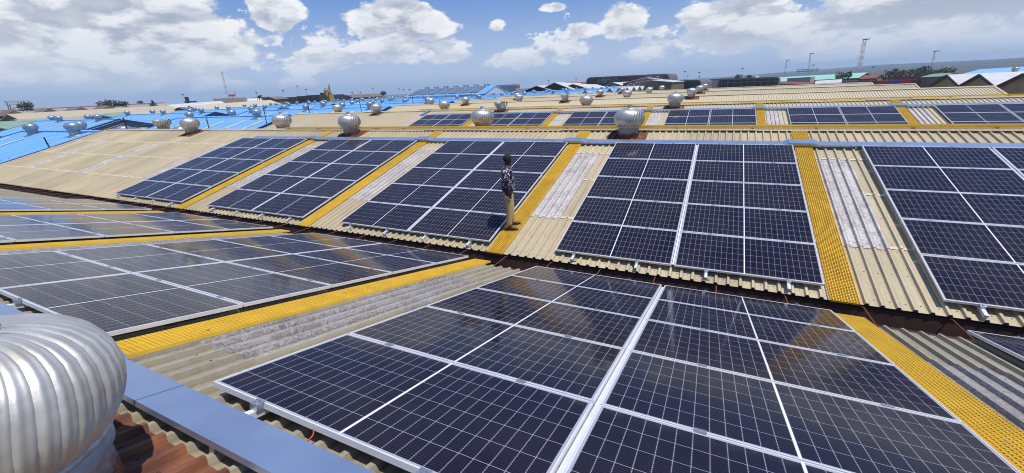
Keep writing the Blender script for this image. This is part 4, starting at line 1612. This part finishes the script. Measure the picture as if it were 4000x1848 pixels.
def rounded_hall(label, pl, pr, depth, r, z0, facade, name='terminal_hall', frieze=None):
    """hall with a rounded-rectangle front: pl and pr are the top corners of the front"""
    a, c = Vector(pl), Vector(pr)
    d = Vector((c.x - a.x, c.y - a.y, 0))
    L = d.length
    d.normalize()
    back = Vector((-d.y, d.x, 0))
    if back.dot(Vector((a.x, a.y, 0)) - Vector((CAM_LOC.x, CAM_LOC.y, 0))) < 0:
        back = -back
    zt = a.z
    zt2 = c.z
    RM = Matrix(((d.x, back.x, 0, (a.x + c.x) / 2), (d.y, back.y, 0, (a.y + c.y) / 2), (0, 0, 1, GZ), (0, 0, 0, 1)))
    root = thing(name, label, 'building', RM)

    def outline(inset):
        pts = []
        x0, x1 = -L / 2 + inset, L / 2 - inset
        rr = max(0.4, r - inset)
        pts.append((x0 - 1.2, z0 - GZ))
        for i in range(6):
            t = i / 5 * math.pi / 2
            pts.append((x0 + rr - rr * math.cos(t), zt - GZ - inset - rr + rr * math.sin(t)))
        for i in range(6):
            t = math.pi / 2 * (1 - i / 5)
            pts.append((x1 - rr + rr * math.cos(t), zt2 - GZ - inset - rr + rr * math.sin(t)))
        pts.append((x1 + 1.2, z0 - GZ))
        return pts
    o_, i_ = outline(0), outline(0.75)
    b = MB()
    n = len(o_)
    vs = [(x, 0, z) for (x, z) in o_] + [(x, 0, z) for (x, z) in i_] + [(x, depth, z) for (x, z) in o_] + [(x, 1.0, z) for (x, z) in i_]
    fs = []
    for i in range(n - 1):
        fs += [(i, i + 1, n + i + 1, n + i), (i, i + 1, 2 * n + i + 1, 2 * n + i), (n + i, n + i + 1, 3 * n + i + 1, 3 * n + i)]
    fs.append(tuple(range(2 * n, 3 * n)))
    b.add(vs, fs)
    b.build('shell', M_SHELL, root)
    b = MB()
    b.poly([(x, 1.0, z) for (x, z) in i_])
    b.build('glazing', facade, root)
    if frieze:
        b = MB()
        b.box(-L * 0.36, L * 0.42, 0.72, 0.95, zt - GZ - 3.9, zt - GZ - 1.2)
        o = b.build('frieze', frieze, root)
    return root, RM, L


rounded_hall('big dark rounded hall with a red and white frieze on the skyline', along(2290, 303, 285), along(2618, 286.5, 268), 18, 2.6, GZ, M_GLASSD, frieze=mural_mat())
rounded_hall('low dark rounded building right of the big hall', along(2640, 314.5, 265), along(2740, 311, 262), 30, 2.0, GZ, M_CHAR)
root, RM, L = rounded_hall('long low dark glazed building with a grey roof edge behind the last cream ridge', along(2806, 307.5, 240), along(3046, 299.5, 238), 22, 1.4, GZ, M_GLASSD)
b = MB()
for i in range(9):
    x = -L * 0.44 + i * L * 0.11
    b.box(x - 0.12, x + 0.12, 0.80, 0.97, 4.2, 10.6)
b.build('mullion', M_SHELL, root)
b = MB()
b.box(-L * 0.47, L * 0.47, 0.6, 0.78, 9.15, 9.5)
b.build('sun_shade', M_SHELL, root)
b = MB()
a, c = along(2740, 316, 300), along(2825, 312, 300)
b.extrude([Vector((a.x, a.y, GZ)), Vector((c.x, c.y, GZ)), c, a], Vector((1, 4, 0)))
tag(b.build('clad_hall', M_GREYROOF), 'pale grey clad hall between the two dark rounded buildings', 'building')
b = MB()
a, c = along(2735, 311, 420), along(2990, 303, 430)
b.extrude([Vector((a.x, a.y, GZ)), Vector((c.x, c.y, GZ)), c, a], Vector((1, 6, 0)))
tag(b.build('distant_block', M_CHAR), 'long dark block low on the horizon behind the glazed building', 'building')
# satellite dish on the glazed building
c = along(2960, 301, 246)
b = MB()
b.lathe([(0.0, 0.0), (0.5, 0.08), (0.9, 0.28), (0.86, 0.30), (0.45, 0.12), (0, 0.05)], 14, Matrix.Translation(c + Vector((0, 0, 0.4))) @ Matrix.Rotation(R(70), 4, 'X'), cap=False)
b.tube([c + Vector((0, 0.3, -1.2)), c + Vector((0, 0.2, 0.4))], 0.08, 6)
tag(b.build('satellite_dish', M_WHITE), 'white satellite dish on the long glazed building', 'satellite dish')

# mint roofed long hall and its neighbours on the right
root, inv, p, q, d, n = far_shed('long hall with a mint green roof on the right', along(3030, 304, 300), along(3385, 284.5, 285), 10, 2.2, M_MINT, M_REDROOF)
b = MB()
for i in range(24):
    t = (i + 0.5) / 24
    c = p + (q - p) * t
    e = -n if (n.dot(Vector((c.x, c.y, 0)) - Vector((CAM_LOC.x, CAM_LOC.y, 0))) > 0) else n
    c = c + e * 10.1
    M = Matrix(((d.x, e.x, 0, c.x), (d.y, e.y, 0, c.y), (0, 0, 1, c.z - 2.2), (0, 0, 0, 1)))
    o = MB()
    o.box(-1.0, 1.0, -0.02, 0.08, -2.1, -0.7, M)
    o.build('window', M_CONC, root, inv)
RM = T(*along(3110, 330, 262).to_2d(), GZ)
root = thing('concrete_building', 'unfinished grey concrete building with small square windows before the mint roof', 'building', RM)
a, c = along(3076, 306, 262), along(3168, 300, 260)
d = Vector((c.x - a.x, c.y - a.y, 0))
b = MB()
b.extrude([Vector((a.x, a.y, GZ)), Vector((c.x, c.y, GZ)), c, a], Vector((-d.y, d.x, 0)).normalized() * 9)
b.build('wall', M_CONC, root, RM.inverted())
dn = d.normalized()
for i in range(6):
    pt = a + (c - a) * ((i + 0.6) / 6.2)
    b = MB()
    fwd = Vector((dn.y, -dn.x, 0))
    M = Matrix(((dn.x, fwd.x, 0, pt.x), (dn.y, fwd.y, 0, pt.y), (0, 0, 1, pt.z), (0, 0, 0, 1)))
    b.box(-0.55, 0.55, 0.01, 0.12, -3.6, -2.3, M)
    b.build('window', M_GLASSD, root, RM.inverted())
far_shed('low white roof beside the containers', along(3190, 317, 250), along(3285, 311, 250), 5, 1.2, M_WHITE, M_BROWN2)
far_shed('low pink roof before the mint hall', along(3060, 320, 255), along(3185, 322, 250), 4, 0.8, M_REDROOF, M_BROWN2)
far_shed('long low red brick building right below the mint roof', along(3160, 307, 290), along(3440, 292, 280), 6, 1.5, M_REDROOF, M_BROWN2)
far_shed('orange roofed house among the bushes on the right', along(3462, 290, 420), along(3495, 287, 420), 7, 2.6, mat('orange_tile_roof', (0.45, 0.17, 0.09), rough=0.8), M_CONC)
far_shed('second orange roofed house, nearer the lattice mast on the right', along(3530, 291, 430), along(3562, 288, 430), 7, 2.6, bpy.data.materials['orange_tile_roof'], M_CONC)
far_shed('pale green roofed hut left of the brown gables', along(3650, 290, 250), along(3725, 286, 245), 5, 1.0, M_GREENROOF, M_BROWN2)


# ------------------------------------------------------------------ containers
def container_mesh(m):
    b = MB()
    b.box(-3.03, 3.03, -1.22, 1.22, 0, 2.59)
    for x in (-3.03, 3.03):
        for y in (-1.22, 1.22):
            b.box(x - 0.09, x + 0.09, y - 0.09, y + 0.09, 0, 2.62)
    for i in range(18):
        x = -2.8 + i * 0.33
        b.box(x - 0.08, x + 0.08, -1.262, 1.262, 0.16, 2.44)
    return b.mesh('container', m)


CM = {'red': container_mesh(M_REDC), 'maroon': container_mesh(M_MAROON), 'blue': container_mesh(M_BLUEC), 'white': container_mesh(M_WHITE)}
mk = MB()
for i in range(4):
    mk.box(-1.1 + 0.5 * i, -0.75 + 0.5 * i, -1.275, -1.268, 1.1, 1.55)
mkm = mk.mesh('painted_mark', M_WHITE)
CONT = [(3410, 303, 'maroon'), (3437, 316, 'maroon'), (3462, 314, 'red'), (3485, 313, 'red'), (3508, 314, 'blue'), (3528, 313, 'blue'), (3552, 312, 'red'), (3577, 311, 'red'),
        (3300, 320, 'maroon'), (3330, 318, 'maroon'), (3360, 316, 'maroon'), (3388, 315, 'maroon'), (3600, 310, 'maroon'), (3625, 308, 'maroon'),
        (3600, 327, 'maroon'), (3632, 325, 'maroon'), (3430, 302, 'maroon'), (3520, 300, 'maroon'), (3548, 299, 'maroon'), (3576, 298, 'maroon'), (3604, 297, 'maroon'), (3632, 296, 'maroon')]
cnt = {}
CONT.sort()
pos_word = {'red': 'red', 'maroon': 'dull maroon', 'blue': 'dark blue', 'white': 'white'}
for i, (px, py, cname) in enumerate(CONT):
    dist = 250 if py > 306 else 285
    c = along(px, py, dist)
    ang = math.atan2(c.y - CAM_LOC.y, c.x - CAM_LOC.x) - math.pi / 2 + 0.1
    o = obj('container', CM[cname], None, T(c.x, c.y, c.z - 2.6) @ Matrix.Rotation(ang, 4, 'Z'))
    row = 'front' if py > 322 else ('middle' if py > 306 else 'back')
    cnt[(row, cname)] = cnt.get((row, cname), 0) + 1
    tag(o, '%s %s shipping container in the %s row of the yard on the right' % (ORD[cnt[(row, cname)] - 1], pos_word[cname], row), 'container', '%s containers in the yard on the right' % pos_word[cname])
    if cname == 'red':
        m_ = obj('painted_mark', mkm, o)
    if row == 'middle':
        o2 = obj('container', CM['maroon'], None, T(c.x, c.y, c.z - 2.6 - 2.64) @ Matrix.Rotation(ang, 4, 'Z'))
        tag(o2, 'maroon container right under the %s %s container of the middle row' % (ORD[cnt[(row, cname)] - 1], pos_word[cname]), 'container', 'lower containers in the yard on the right')

# brown gabled sheds at the right edge (gables face left)
for i, Yc in enumerate((118.2, 104.9, 91.6, 78.3)):
    xg = 46.0
    RM = T(xg + 30, Yc, GZ)
    inv = RM.inverted()
    root = thing('gabled_shed', ['brown gabled shed with a white roof, leftmost of the three', 'middle brown gabled shed with a white roof on the right',
                                 'brown gabled shed cut by the right edge, with dark windows', 'brown gabled shed just outside the right edge'][i], 'shed', RM, 'brown gabled sheds on the right')
    zt = 2.0
    b = MB()
    for sg in (-1, 1):
        b.add([(xg - 0.5, Yc, zt + 0.1), (xg + 62, Yc, zt + 0.1), (xg + 62, Yc + sg * 6.75, 0.0), (xg - 0.5, Yc + sg * 6.75, 0.0)], [(0, 1, 2, 3)])
    b.build('roof', M_WHITE, root, inv)
    b = MB()
    b.extrude([(xg, Yc - 6.6, GZ), (xg, Yc + 6.6, GZ), (xg, Yc + 6.6, -0.08), (xg, Yc, zt - 0.05), (xg, Yc - 6.6, -0.08)], (0.3, 0, 0))
    b.build('gable_wall', M_BROWN, root, inv)
    for sg in (-1, 1):
        b = MB()
        b.extrude([(xg - 0.52, Yc, zt + 0.14), (xg - 0.52, Yc + sg * 6.8, 0.02), (xg - 0.52, Yc + sg * 6.8, -0.42), (xg - 0.52, Yc, zt - 0.28)], (0.16, 0, 0))
        b.build('fascia', M_FASCIA, root, inv)
    for dy in (-2.6, 2.2):
        b = MB()
        b.box(xg - 0.06, xg + 0.02, Yc + dy - 1.0, Yc + dy + 1.0, -3.2, -1.9)
        b.build('window', M_GLASSD, root, inv)
far_shed('long pale blue and white roof behind the brown gables at the right edge', along(3830, 273, 210), along(4120, 255, 200), 12, 2.4, mat('pale_blue_roof', (0.25, 0.44, 0.74), rough=0.6), M_CONC)
o = obj('turbine_ventilator', vent_far, None, Matrix.Translation(along(3962, 283, 140)) @ Matrix.Scale(1.2, 4))
tag(o, 'lone dark ventilator on the white roof at the right edge', 'ventilator')


# ------------------------------------------------------------------ masts and poles
def lattice_mast(base, top, wd, n, label, name='lattice_mast', head=True):
    base, top = Vector(base), Vector(top)
    root = thing(name, label, 'mast', Matrix.Translation(base))
    ax = top - base
    corners = [Vector((wd * math.cos(a), wd * math.sin(a), 0)) for a in (0.4, 0.4 + 2.094, 0.4 + 4.189)]
    for band in range(2):
        b = MB()
        for i in range(n):
            if (i // 2) % 2 != band:
                continue
            t0, t1 = i / n, (i + 1) / n
            k0, k1 = 1 - 0.75 * t0, 1 - 0.75 * t1
            for c in range(3):
                b.bar(ax * t0 + corners[c] * k0, ax * t1 + corners[c] * k1, 0.085)
                b.bar(ax * t0 + corners[c] * k0, ax * t1 + corners[(c + 1) % 3] * k1, 0.045)
        b.build('lattice_section', M_MASTR if band == 0 else M_MASTW, root)
    if head:
        b = MB()
        b.box(-0.4, 1.9, -0.4, 0.4, -0.2, 0.15, Matrix.Translation(ax))
        b.build('lamp_head', M_POLE, root)
    return root


lattice_mast(along(893, 392, 320), along(866, 281, 320), 1.1, 18, 'red and white lattice mast on the left skyline with a red sign at its foot', head=False)
c = along(906, 373, 318)
b = MB()
b.box(c.x - 0.3, c.x + 0.3, c.y - 1.8, c.y + 1.8, c.z - 0.6, c.z + 0.6)
b.tube([c + Vector((0, 0, -3)), c], 0.12, 6)
tag(b.build('roof_sign', M_REDC), 'small red sign beside the foot of the left lattice mast', 'sign')
lattice_mast(along(925, 392, 360), along(914, 350, 360), 0.5, 8, 'short thin mast right of the left lattice mast', head=False)
lattice_mast(along(3350, 285, 330), along(3373, 155, 330), 1.0, 20, 'tall red and white lattice mast, left one of the leaning pair on the right')
lattice_mast(along(3358, 282, 332), along(3383, 153, 332), 1.0, 20, 'tall red and white lattice mast, right one of the leaning pair on the right')
lattice_mast(along(3158, 287, 340), along(3166, 210, 340), 0.8, 14, 'red and white lattice floodlight mast above the sign gantry')
lattice_mast(along(3065, 290, 360), along(3074, 235, 360), 0.6, 10, 'smaller lattice floodlight mast left of the sign gantry')
lattice_mast(along(3638, 280, 340), along(3652, 200, 340), 0.8, 14, 'lattice floodlight mast far right over the hills')


def lamp_pole(px, y0, y1, dist, label, head=True):
    a, c = along(px, y0, dist), along(px + (px - 2000) * 0.0012, y1, dist)
    root = thing('lamp_pole', label, 'lamp pole', Matrix.Translation(a), 'tall lamp poles on the skyline')
    b = MB()
    b.tube([(0, 0, -3), c - a], [0.15, 0.09], 6)
    b.build('pole', M_MASTW if head else M_POLE, root)
    if head:
        b = MB()
        b.lathe([(0.15, -0.3), (0.62, -0.12), (0.62, 0.12), (0.15, 0.2)], 8, Matrix.Translation(c - a))
        b.build('lamp_head', M_POLE, root)


LP = [(1003, 392, 361, 'beside the white roof left of the mast'), (1106, 385, 353, 'over the left end of the long dark building'), (1162, 382, 336, 'the tall thin one over the long dark building'),
      (1196, 380, 350, 'over the middle of the long dark building'), (1270, 372, 347, 'left of the ochre drilling machine'), (1376, 372, 361, 'right of the ochre drilling machine'),
      (1409, 372, 360, 'second one right of the ochre drilling machine'), (1457, 372, 347, 'over the far end of the blue roofs'), (1559, 366, 347, 'left of the pale blue hall'),
      (1577, 366, 350, 'nearest on the left of the pale blue hall'), (1600, 366, 350, 'touching the left end of the pale blue hall'), (2143, 328, 315, 'over the dark open gable'),
      (2250, 322, 308, 'over the rusty red roof'), (2675, 316, 279, 'right of the big rounded hall'), (2686, 316, 297, 'short one right of the big rounded hall'),
      (2731, 336, 283, 'the tall one before the grey clad hall'), (2899, 306, 268, 'over the long glazed building'), (2731, 316, 300, 'short one behind the grey clad hall'),
      (3176, 290, 254, 'right of the sign gantry mast'), (3409, 287, 262, 'right of the leaning pair of masts'), (3457, 292, 276, 'small one before the orange roofs'),
      (715, 405, 370, 'over the white roof on the left skyline')]
for (px, y0, y1, wh) in LP:
    lamp_pole(px, y0, y1, 300, 'lamp pole ' + wh)

# sign gantry on the right
c = along(3150, 300, 300)
RM = T(c.x, c.y, c.z)
root = thing('sign_gantry', 'grey sign gantry on slanted legs before the mint roof', 'gantry', RM)
hz_ = along(3150, 276, 300).z - c.z
dx = cam_dir(3190, 290).cross(Vector((0, 0, 1))).normalized()
b = MB()
for t in (-4.5, -2.2, 2.2, 4.5):
    b.bar(dx * t * 1.15 + Vector((0, 0, -4)), dx * t + Vector((0, 0, hz_)), 0.3)
b.build('legs', M_STEEL, root)
b = MB()
M = Matrix(((dx.x, -dx.y, 0, 0), (dx.y, dx.x, 0, 0), (0, 0, 1, hz_), (0, 0, 0, 1)))
b.box(-5.2, 5.2, -0.3, 0.3, 0.5, 0.8, M)
b.box(-5.2, 5.2, -0.3, 0.3, -0.5, -0.2, M)
for i in range(12):
    b.bar(M @ Vector((-5 + i * 0.9, 0, -0.35)), M @ Vector((-4.6 + i * 0.9, 0, 0.65)), 0.16)
b.build('truss', M_SHELL, root)
# water tower frame on the far left
c = along(75, 436, 260)
root = thing('tower_frame', 'open steel tower frame with a slatted top at the far left skyline', 'tower', Matrix.Translation(c))
b = MB()
for sx in (-2.1, 2.1):
    for sy in (-1.0, 1.0):
        b.bar((sy * 1.1, sx * 1.2, -3), (sy, sx, 2.7), 0.22)
b.bar((0, -2.8, 0.5), (0, 2.6, 2.8), 0.18)
b.build('legs', M_REDROOF, root)
b = MB()
for i in range(3):
    b.box(-1.2, 1.2, -2.6, 2.6, 2.6 + 0.62 * i, 2.8 + 0.62 * i)
for sy in (-2.3, 2.3):
    b.box(-0.1, 0.1, sy - 0.1, sy + 0.1, 2.0, 4.0)
b.build('slatted_top', M_CONC, root)
c = along(735, 398, 300)
b = MB()
b.box(c.x - 0.7, c.x + 0.7, c.y - 0.9, c.y + 0.5, c.z - 4, c.z + 2.6)
b.box(c.x - 0.4, c.x + 0.4, c.y - 1.8, c.y + 4.2, c.z - 0.4, c.z + 0.3)
tag(b.build('chimney_stack', M_CHAR), 'dark stubby stack with a side arm on the left skyline', 'stack')


# ------------------------------------------------------------------ trees and bushes
def tree(px, py_top, py_base, dist, wd, label, conical=False, n=340):
    a, c = along(px, py_base, dist), along(px, py_top, dist)
    H = c.z - a.z
    root = thing('tree', label, 'tree', Matrix.Translation(a), 'trees on the skyline')
    b = MB()
    b.tube([(0, 0, -4), (0, 0, H * 0.35), (0.1, 0.1, H * 0.75)], [0.3, 0.22, 0.08], 6)
    for q in range(4):
        aa = q * 1.6
        b.tube([(0, 0, H * (0.25 + 0.1 * q)), (math.cos(aa) * wd * 0.5, math.sin(aa) * wd * 0.5, H * (0.5 + 0.1 * q))], [0.12, 0.04], 5)
    b.build('trunk', M_BARK, root)
    b = MB()
    rn = random.Random(int(px))
    lobes = [(rn.uniform(-0.6, 0.6) * wd, rn.uniform(-0.6, 0.6) * wd, H * rn.uniform(0.45, 0.85), rn.uniform(0.35, 0.6) * wd) for _ in range(7)]
    for i in range(n):
        if conical:
            t = rn.random() ** 1.3
            rr = wd * (1 - t) * rn.uniform(0.3, 1.0)
            aa = rn.uniform(0, 6.28)
            p = Vector((rr * math.cos(aa), rr * math.sin(aa), H * (0.05 + 0.95 * t)))
        else:
            lx, ly, lz, lr = rn.choice(lobes)
            v = Vector((rn.gauss(0, 1), rn.gauss(0, 1), rn.gauss(0, 0.7))).normalized() * lr * rn.uniform(0.6, 1.05)
            p = Vector((lx, ly, lz)) + v
        s = wd * rn.uniform(0.07, 0.16)
        u = Vector((rn.gauss(0, 1), rn.gauss(0, 1), rn.gauss(0, 1))).normalized() * s
        v = Vector((rn.gauss(0, 1), rn.gauss(0, 1), rn.gauss(0, 1))).normalized() * s
        b.quad(p - u, p - v, p + u, p + v)
    b.build('crown', M_LEAF, root)


tree(105, 407, 425, 250, 2.6, 'round tree beside the tower frame at the far left')
tree(418, 395, 414, 255, 2.9, 'broad dark tree above the long grey roof on the left')
tree(478, 400, 411, 255, 2.6, 'low spreading tree right of the broad dark one')
tree(603, 390, 420, 240, 1.9, 'narrow pointed dark tree at the end of the red ridge', conical=True)
tree(552, 395, 410, 260, 1.2, 'thin small tree left of the pointed one')
tree(1014, 372, 386, 300, 1.8, 'small dark tree above the white roofed house')
tree(1497, 358, 374, 250, 2.2, 'small dark tree on the skyline over the blue roofs')
tree(2882, 295, 312, 250, 2.2, 'palm-like dark tree behind the long glazed building')
tree(2920, 297, 312, 255, 2.0, 'smaller dark tree behind the long glazed building')
tree(3290, 287, 312, 262, 3.4, 'green tree in front of the mint roof')
for i, (px, py) in enumerate(((3475, 290), (3500, 288), (3540, 293), (3570, 287), (3590, 275), (3610, 280), (3640, 283), (3700, 279))):
    tree(px, py - 6, py + 16, 330 + 12 * i, 4.5 + (i % 3), '%s bushy tree from the left in the green belt behind the containers' % ORD[i], n=260)

# ------------------------------------------------------------------ the man
def skin_chain(name, pts, edges, rad, m, parent, M=None, sub=2, root_i=0):
    me = bpy.data.meshes.new(name)
    me.from_pydata([tuple(p) for p in pts], edges, [])
    o = bpy.data.objects.new(name, me)
    COL.objects.link(o)
    md = o.modifiers.new('skin', 'SKIN')
    md.use_smooth_shade = True
    for i, sv in enumerate(me.skin_vertices[0].data):
        r = rad[i]
        sv.radius = r if isinstance(r, tuple) else (r, r)
        sv.use_root = (i == root_i)
    ss = o.modifiers.new('sub', 'SUBSURF')
    ss.levels = sub
    ss.render_levels = sub
    dg = bpy.context.evaluated_depsgraph_get()
    me2 = bpy.data.meshes.new_from_object(o.evaluated_get(dg))
    me2.name = name
    bpy.data.objects.remove(o)
    me2.materials.clear()
    me2.materials.append(m)
    me2.polygons.foreach_set('use_smooth', [True] * len(me2.polygons))
    return obj(name, me2, parent, M)


FACE = R(26)                        # he faces +X turned towards +Y
px_ = FB(0) @ Vector((-1.385, 1.24, 0.080))
ROOT = Matrix.Translation(px_) @ Matrix.Rotation(FACE, 4, 'Z')
man = thing('person', 'man in a floral shirt and khaki trousers standing on the yellow grating', 'person', ROOT)
# local axes: x ahead, y to his left, z up.  The slope rises towards his left.
def ground_z(x, y):
    wx = math.cos(FACE) * x - math.sin(FACE) * y
    wy = math.sin(FACE) * x + math.cos(FACE) * y
    return wy * SA / CA


zl = ground_z(0.10, 0.10)
zr_ = ground_z(0.0, -0.10)
# one continuous body: pelvis, spine, neck, head, arms with hands, legs
P = [(0.00, 0.0, 0.90), (0.00, 0.0, 1.08), (-0.015, 0.0, 1.26), (0.0, 0.0, 1.41), (0.012, 0, 1.475), (0.025, 0.0, 1.53), (0.03, 0.0, 1.60), (0.028, 0.0, 1.665),
     (-0.01, 0.185, 1.385), (-0.03, 0.235, 1.12), (0.02, 0.235, 0.90), (0.035, 0.23, 0.845),
     (-0.01, -0.185, 1.385), (-0.035, -0.235, 1.12), (0.02, -0.225, 0.90), (0.04, -0.22, 0.845),
     (0.0, 0.095, 0.86), (0.05, 0.10, 0.50 + zl * 0.5), (0.06, 0.10, 0.10 + zl), (0.0, -0.095, 0.86), (0.02, -0.10, 0.49 + zr_ * 0.5), (-0.01, -0.10, 0.09 + zr_)]
E_ = [(0, 1), (1, 2), (2, 3), (3, 4), (4, 5), (5, 6), (6, 7), (3, 8), (8, 9), (9, 10), (10, 11), (3, 12), (12, 13), (13, 14), (14, 15), (0, 16), (16, 17), (17, 18), (0, 19), (19, 20), (20, 21)]
RD = [(0.115, 0.14), (0.105, 0.13), (0.115, 0.15), (0.085, 0.10), 0.055, (0.062, 0.078), (0.078, 0.095), (0.062, 0.078),
      0.058, 0.044, 0.030, (0.024, 0.038), 0.058, 0.044, 0.030, (0.024, 0.038),
      0.088, 0.060, 0.040, 0.088, 0.060, 0.040]
body = skin_chain('body', P, E_, RD, M_SKIN, man)
# face
def ball(b, c, rx, ry, rz, n=10):
    vs, fs = [], []
    m_ = 6
    for i in range(m_ + 1):
        t = -math.pi / 2 + math.pi * i / m_
        for j in range(n):
            a = 2 * math.pi * j / n
            vs.append((c[0] + rx * math.cos(t) * math.cos(a), c[1] + ry * math.cos(t) * math.sin(a), c[2] + rz * math.sin(t)))
    for i in range(m_):
        for j in range(n):
            fs.append((i * n + j, i * n + (j + 1) % n, (i + 1) * n + (j + 1) % n, (i + 1) * n + j))
    b.add(vs, fs)


HM = Matrix.Translation((0.028, 0, 0)) @ Matrix.Rotation(R(14), 4, 'Z') @ Matrix.Translation((-0.028, 0, 0))   # head turned a little to his left
for nm, c, r3, m_ in (('nose', (0.112, 0, 1.592), (0.022, 0.017, 0.024), M_SKIN), ('brow', (0.100, 0, 1.628), (0.016, 0.052, 0.012), M_SKIN),
                      ('mouth', (0.103, 0, 1.553), (0.013, 0.026, 0.010), M_SKIN), ('chin', (0.090, 0, 1.520), (0.024, 0.034, 0.022), M_SKIN),
                      ('ear', (0.018, 0.080, 1.592), (0.018, 0.010, 0.030), M_SKIN), ('ear', (0.018, -0.080, 1.592), (0.018, 0.010, 0.030), M_SKIN),
                      ('eye', (0.0975, 0.030, 1.609), (0.006, 0.011, 0.006), M_HAIR), ('eye', (0.0975, -0.030, 1.609), (0.006, 0.011, 0.006), M_HAIR)):
    b = MB()
    ball(b, c, *r3)
    b.build(nm, m_, body, HM, smooth=True)
# cropped hair: a cap over the upper and back skull
b = MB()
vs, fs = [], []
nh, mh_ = 20, 8
for i in range(mh_ + 1):
    for j in range(nh):
        a = 2 * math.pi * j / nh
        fr_ = 0.5 + 0.5 * math.cos(a)          # 1 at the brow, 0 at the nape
        low = -0.62 + 0.95 * fr_ ** 1.5
        t = math.pi / 2 - (math.pi / 2 - low) * i / mh_
        vs.append((0.018 + 0.106 * math.cos(t) * math.cos(a), 0.088 * math.cos(t) * math.sin(a), 1.622 + 0.098 * math.sin(t)))
for i in range(mh_):
    for j in range(nh):
        fs.append((i * nh + j, i * nh + (j + 1) % nh, (i + 1) * nh + (j + 1) % nh, (i + 1) * nh + j))
b.add(vs, fs)
b.build('hair', M_HAIR, man, HM, smooth=True)
# fingers on each hanging hand
for s in (-1, 1):
    wy = 0.225 * s
    for f_ in range(4):
        L = (0.072, 0.080, 0.076, 0.060)[f_]
        x = 0.058 - 0.017 * f_
        skin_chain('finger', [(x, wy, 0.855), (x + 0.004, wy - 0.004 * s, 0.81), (x + 0.010, wy - 0.012 * s, 0.81 - L * 0.5), (x + 0.004, wy - 0.024 * s, 0.81 - L)],
                   [(0, 1), (1, 2), (2, 3)], [0.0095, 0.009, 0.0085, 0.007], M_SKIN, body, sub=1)
    skin_chain('thumb', [(0.055, wy, 0.88), (0.082, wy - 0.012 * s, 0.84), (0.086, wy - 0.02 * s, 0.80)], [(0, 1), (1, 2)], [0.012, 0.0105, 0.008], M_SKIN, body, sub=1)
# shirt: hangs loose over the waistband, short sleeves
PS = [(0.0, 0.0, 0.845), (0.0, 0, 0.97), (0.005, 0, 1.12), (-0.008, 0, 1.27), (-0.005, 0, 1.375), (0.008, 0, 1.445),
      (-0.012, 0.175, 1.385), (-0.026, 0.226, 1.26), (-0.033, 0.243, 1.14), (-0.012, -0.175, 1.385), (-0.028, -0.226, 1.26), (-0.036, -0.243, 1.14)]
ES = [(0, 1), (1, 2), (2, 3), (3, 4), (4, 5), (4, 6), (6, 7), (7, 8), (4, 9), (9, 10), (10, 11)]
RS = [(0.178, 0.200), (0.168, 0.192), (0.158, 0.188), (0.165, 0.195), (0.125, 0.140), (0.070, 0.078), 0.094, 0.088, 0.086, 0.094, 0.088, 0.086]
shirt = skin_chain('shirt', PS, ES, RS, M_SHIRT, man)
b = MB()
b.lathe([(0.066, 0), (0.074, 0.02), (0.070, 0.04), (0.062, 0.03)], 18, T(0.012, 0, 1.455) @ Matrix.Rotation(R(10), 4, 'Y'), cap=False)
b.build('collar', M_SHIRT, shirt, smooth=True)
PT = [(0, 0, 0.93), (0.0, 0.0, 0.87), (0.0, 0.092, 0.82), (0.045, 0.10, 0.50 + zl * 0.5), (0.05, 0.10, 0.30 + zl * 0.8), (0.055, 0.10, 0.095 + zl),
      (0.0, -0.092, 0.82), (0.018, -0.10, 0.49 + zr_ * 0.5), (0.0, -0.10, 0.28 + zr_ * 0.8), (-0.012, -0.10, 0.085 + zr_)]
ET = [(0, 1), (1, 2), (2, 3), (3, 4), (4, 5), (1, 6), (6, 7), (7, 8), (8, 9)]
RT = [(0.135, 0.160), (0.145, 0.170), (0.118, 0.115), 0.088, 0.080, 0.074, (0.118, 0.115), 0.088, 0.080, 0.074]
skin_chain('trousers', PT, ET, RT, M_TROUSER, man, root_i=1)
for (fx, fy, z, yaw) in ((0.06, 0.10, zl, 0.05), (-0.01, -0.10, zr_, -0.22)):
    sh_ = skin_chain('shoe', [(-0.055, 0, 0.05), (0.02, 0, 0.052), (0.11, 0, 0.040), (0.185, 0, 0.030)], [(0, 1), (1, 2), (2, 3)],
                     [(0.046, 0.040), (0.046, 0.045), (0.046, 0.034), (0.036, 0.024)], M_SHOE, man, T(fx, fy, z + 0.002) @ Matrix.Rotation(yaw, 4, 'Z'))
    b = MB()
    b.extrude([(-0.10, -0.036, 0), (0.02, -0.040, 0), (0.13, -0.046, 0), (0.21, -0.030, 0), (0.225, 0.0, 0), (0.21, 0.030, 0), (0.13, 0.046, 0), (0.02, 0.040, 0), (-0.10, 0.036, 0)], (0, 0, 0.020))
    b.build('sole', M_FASCIA, sh_)
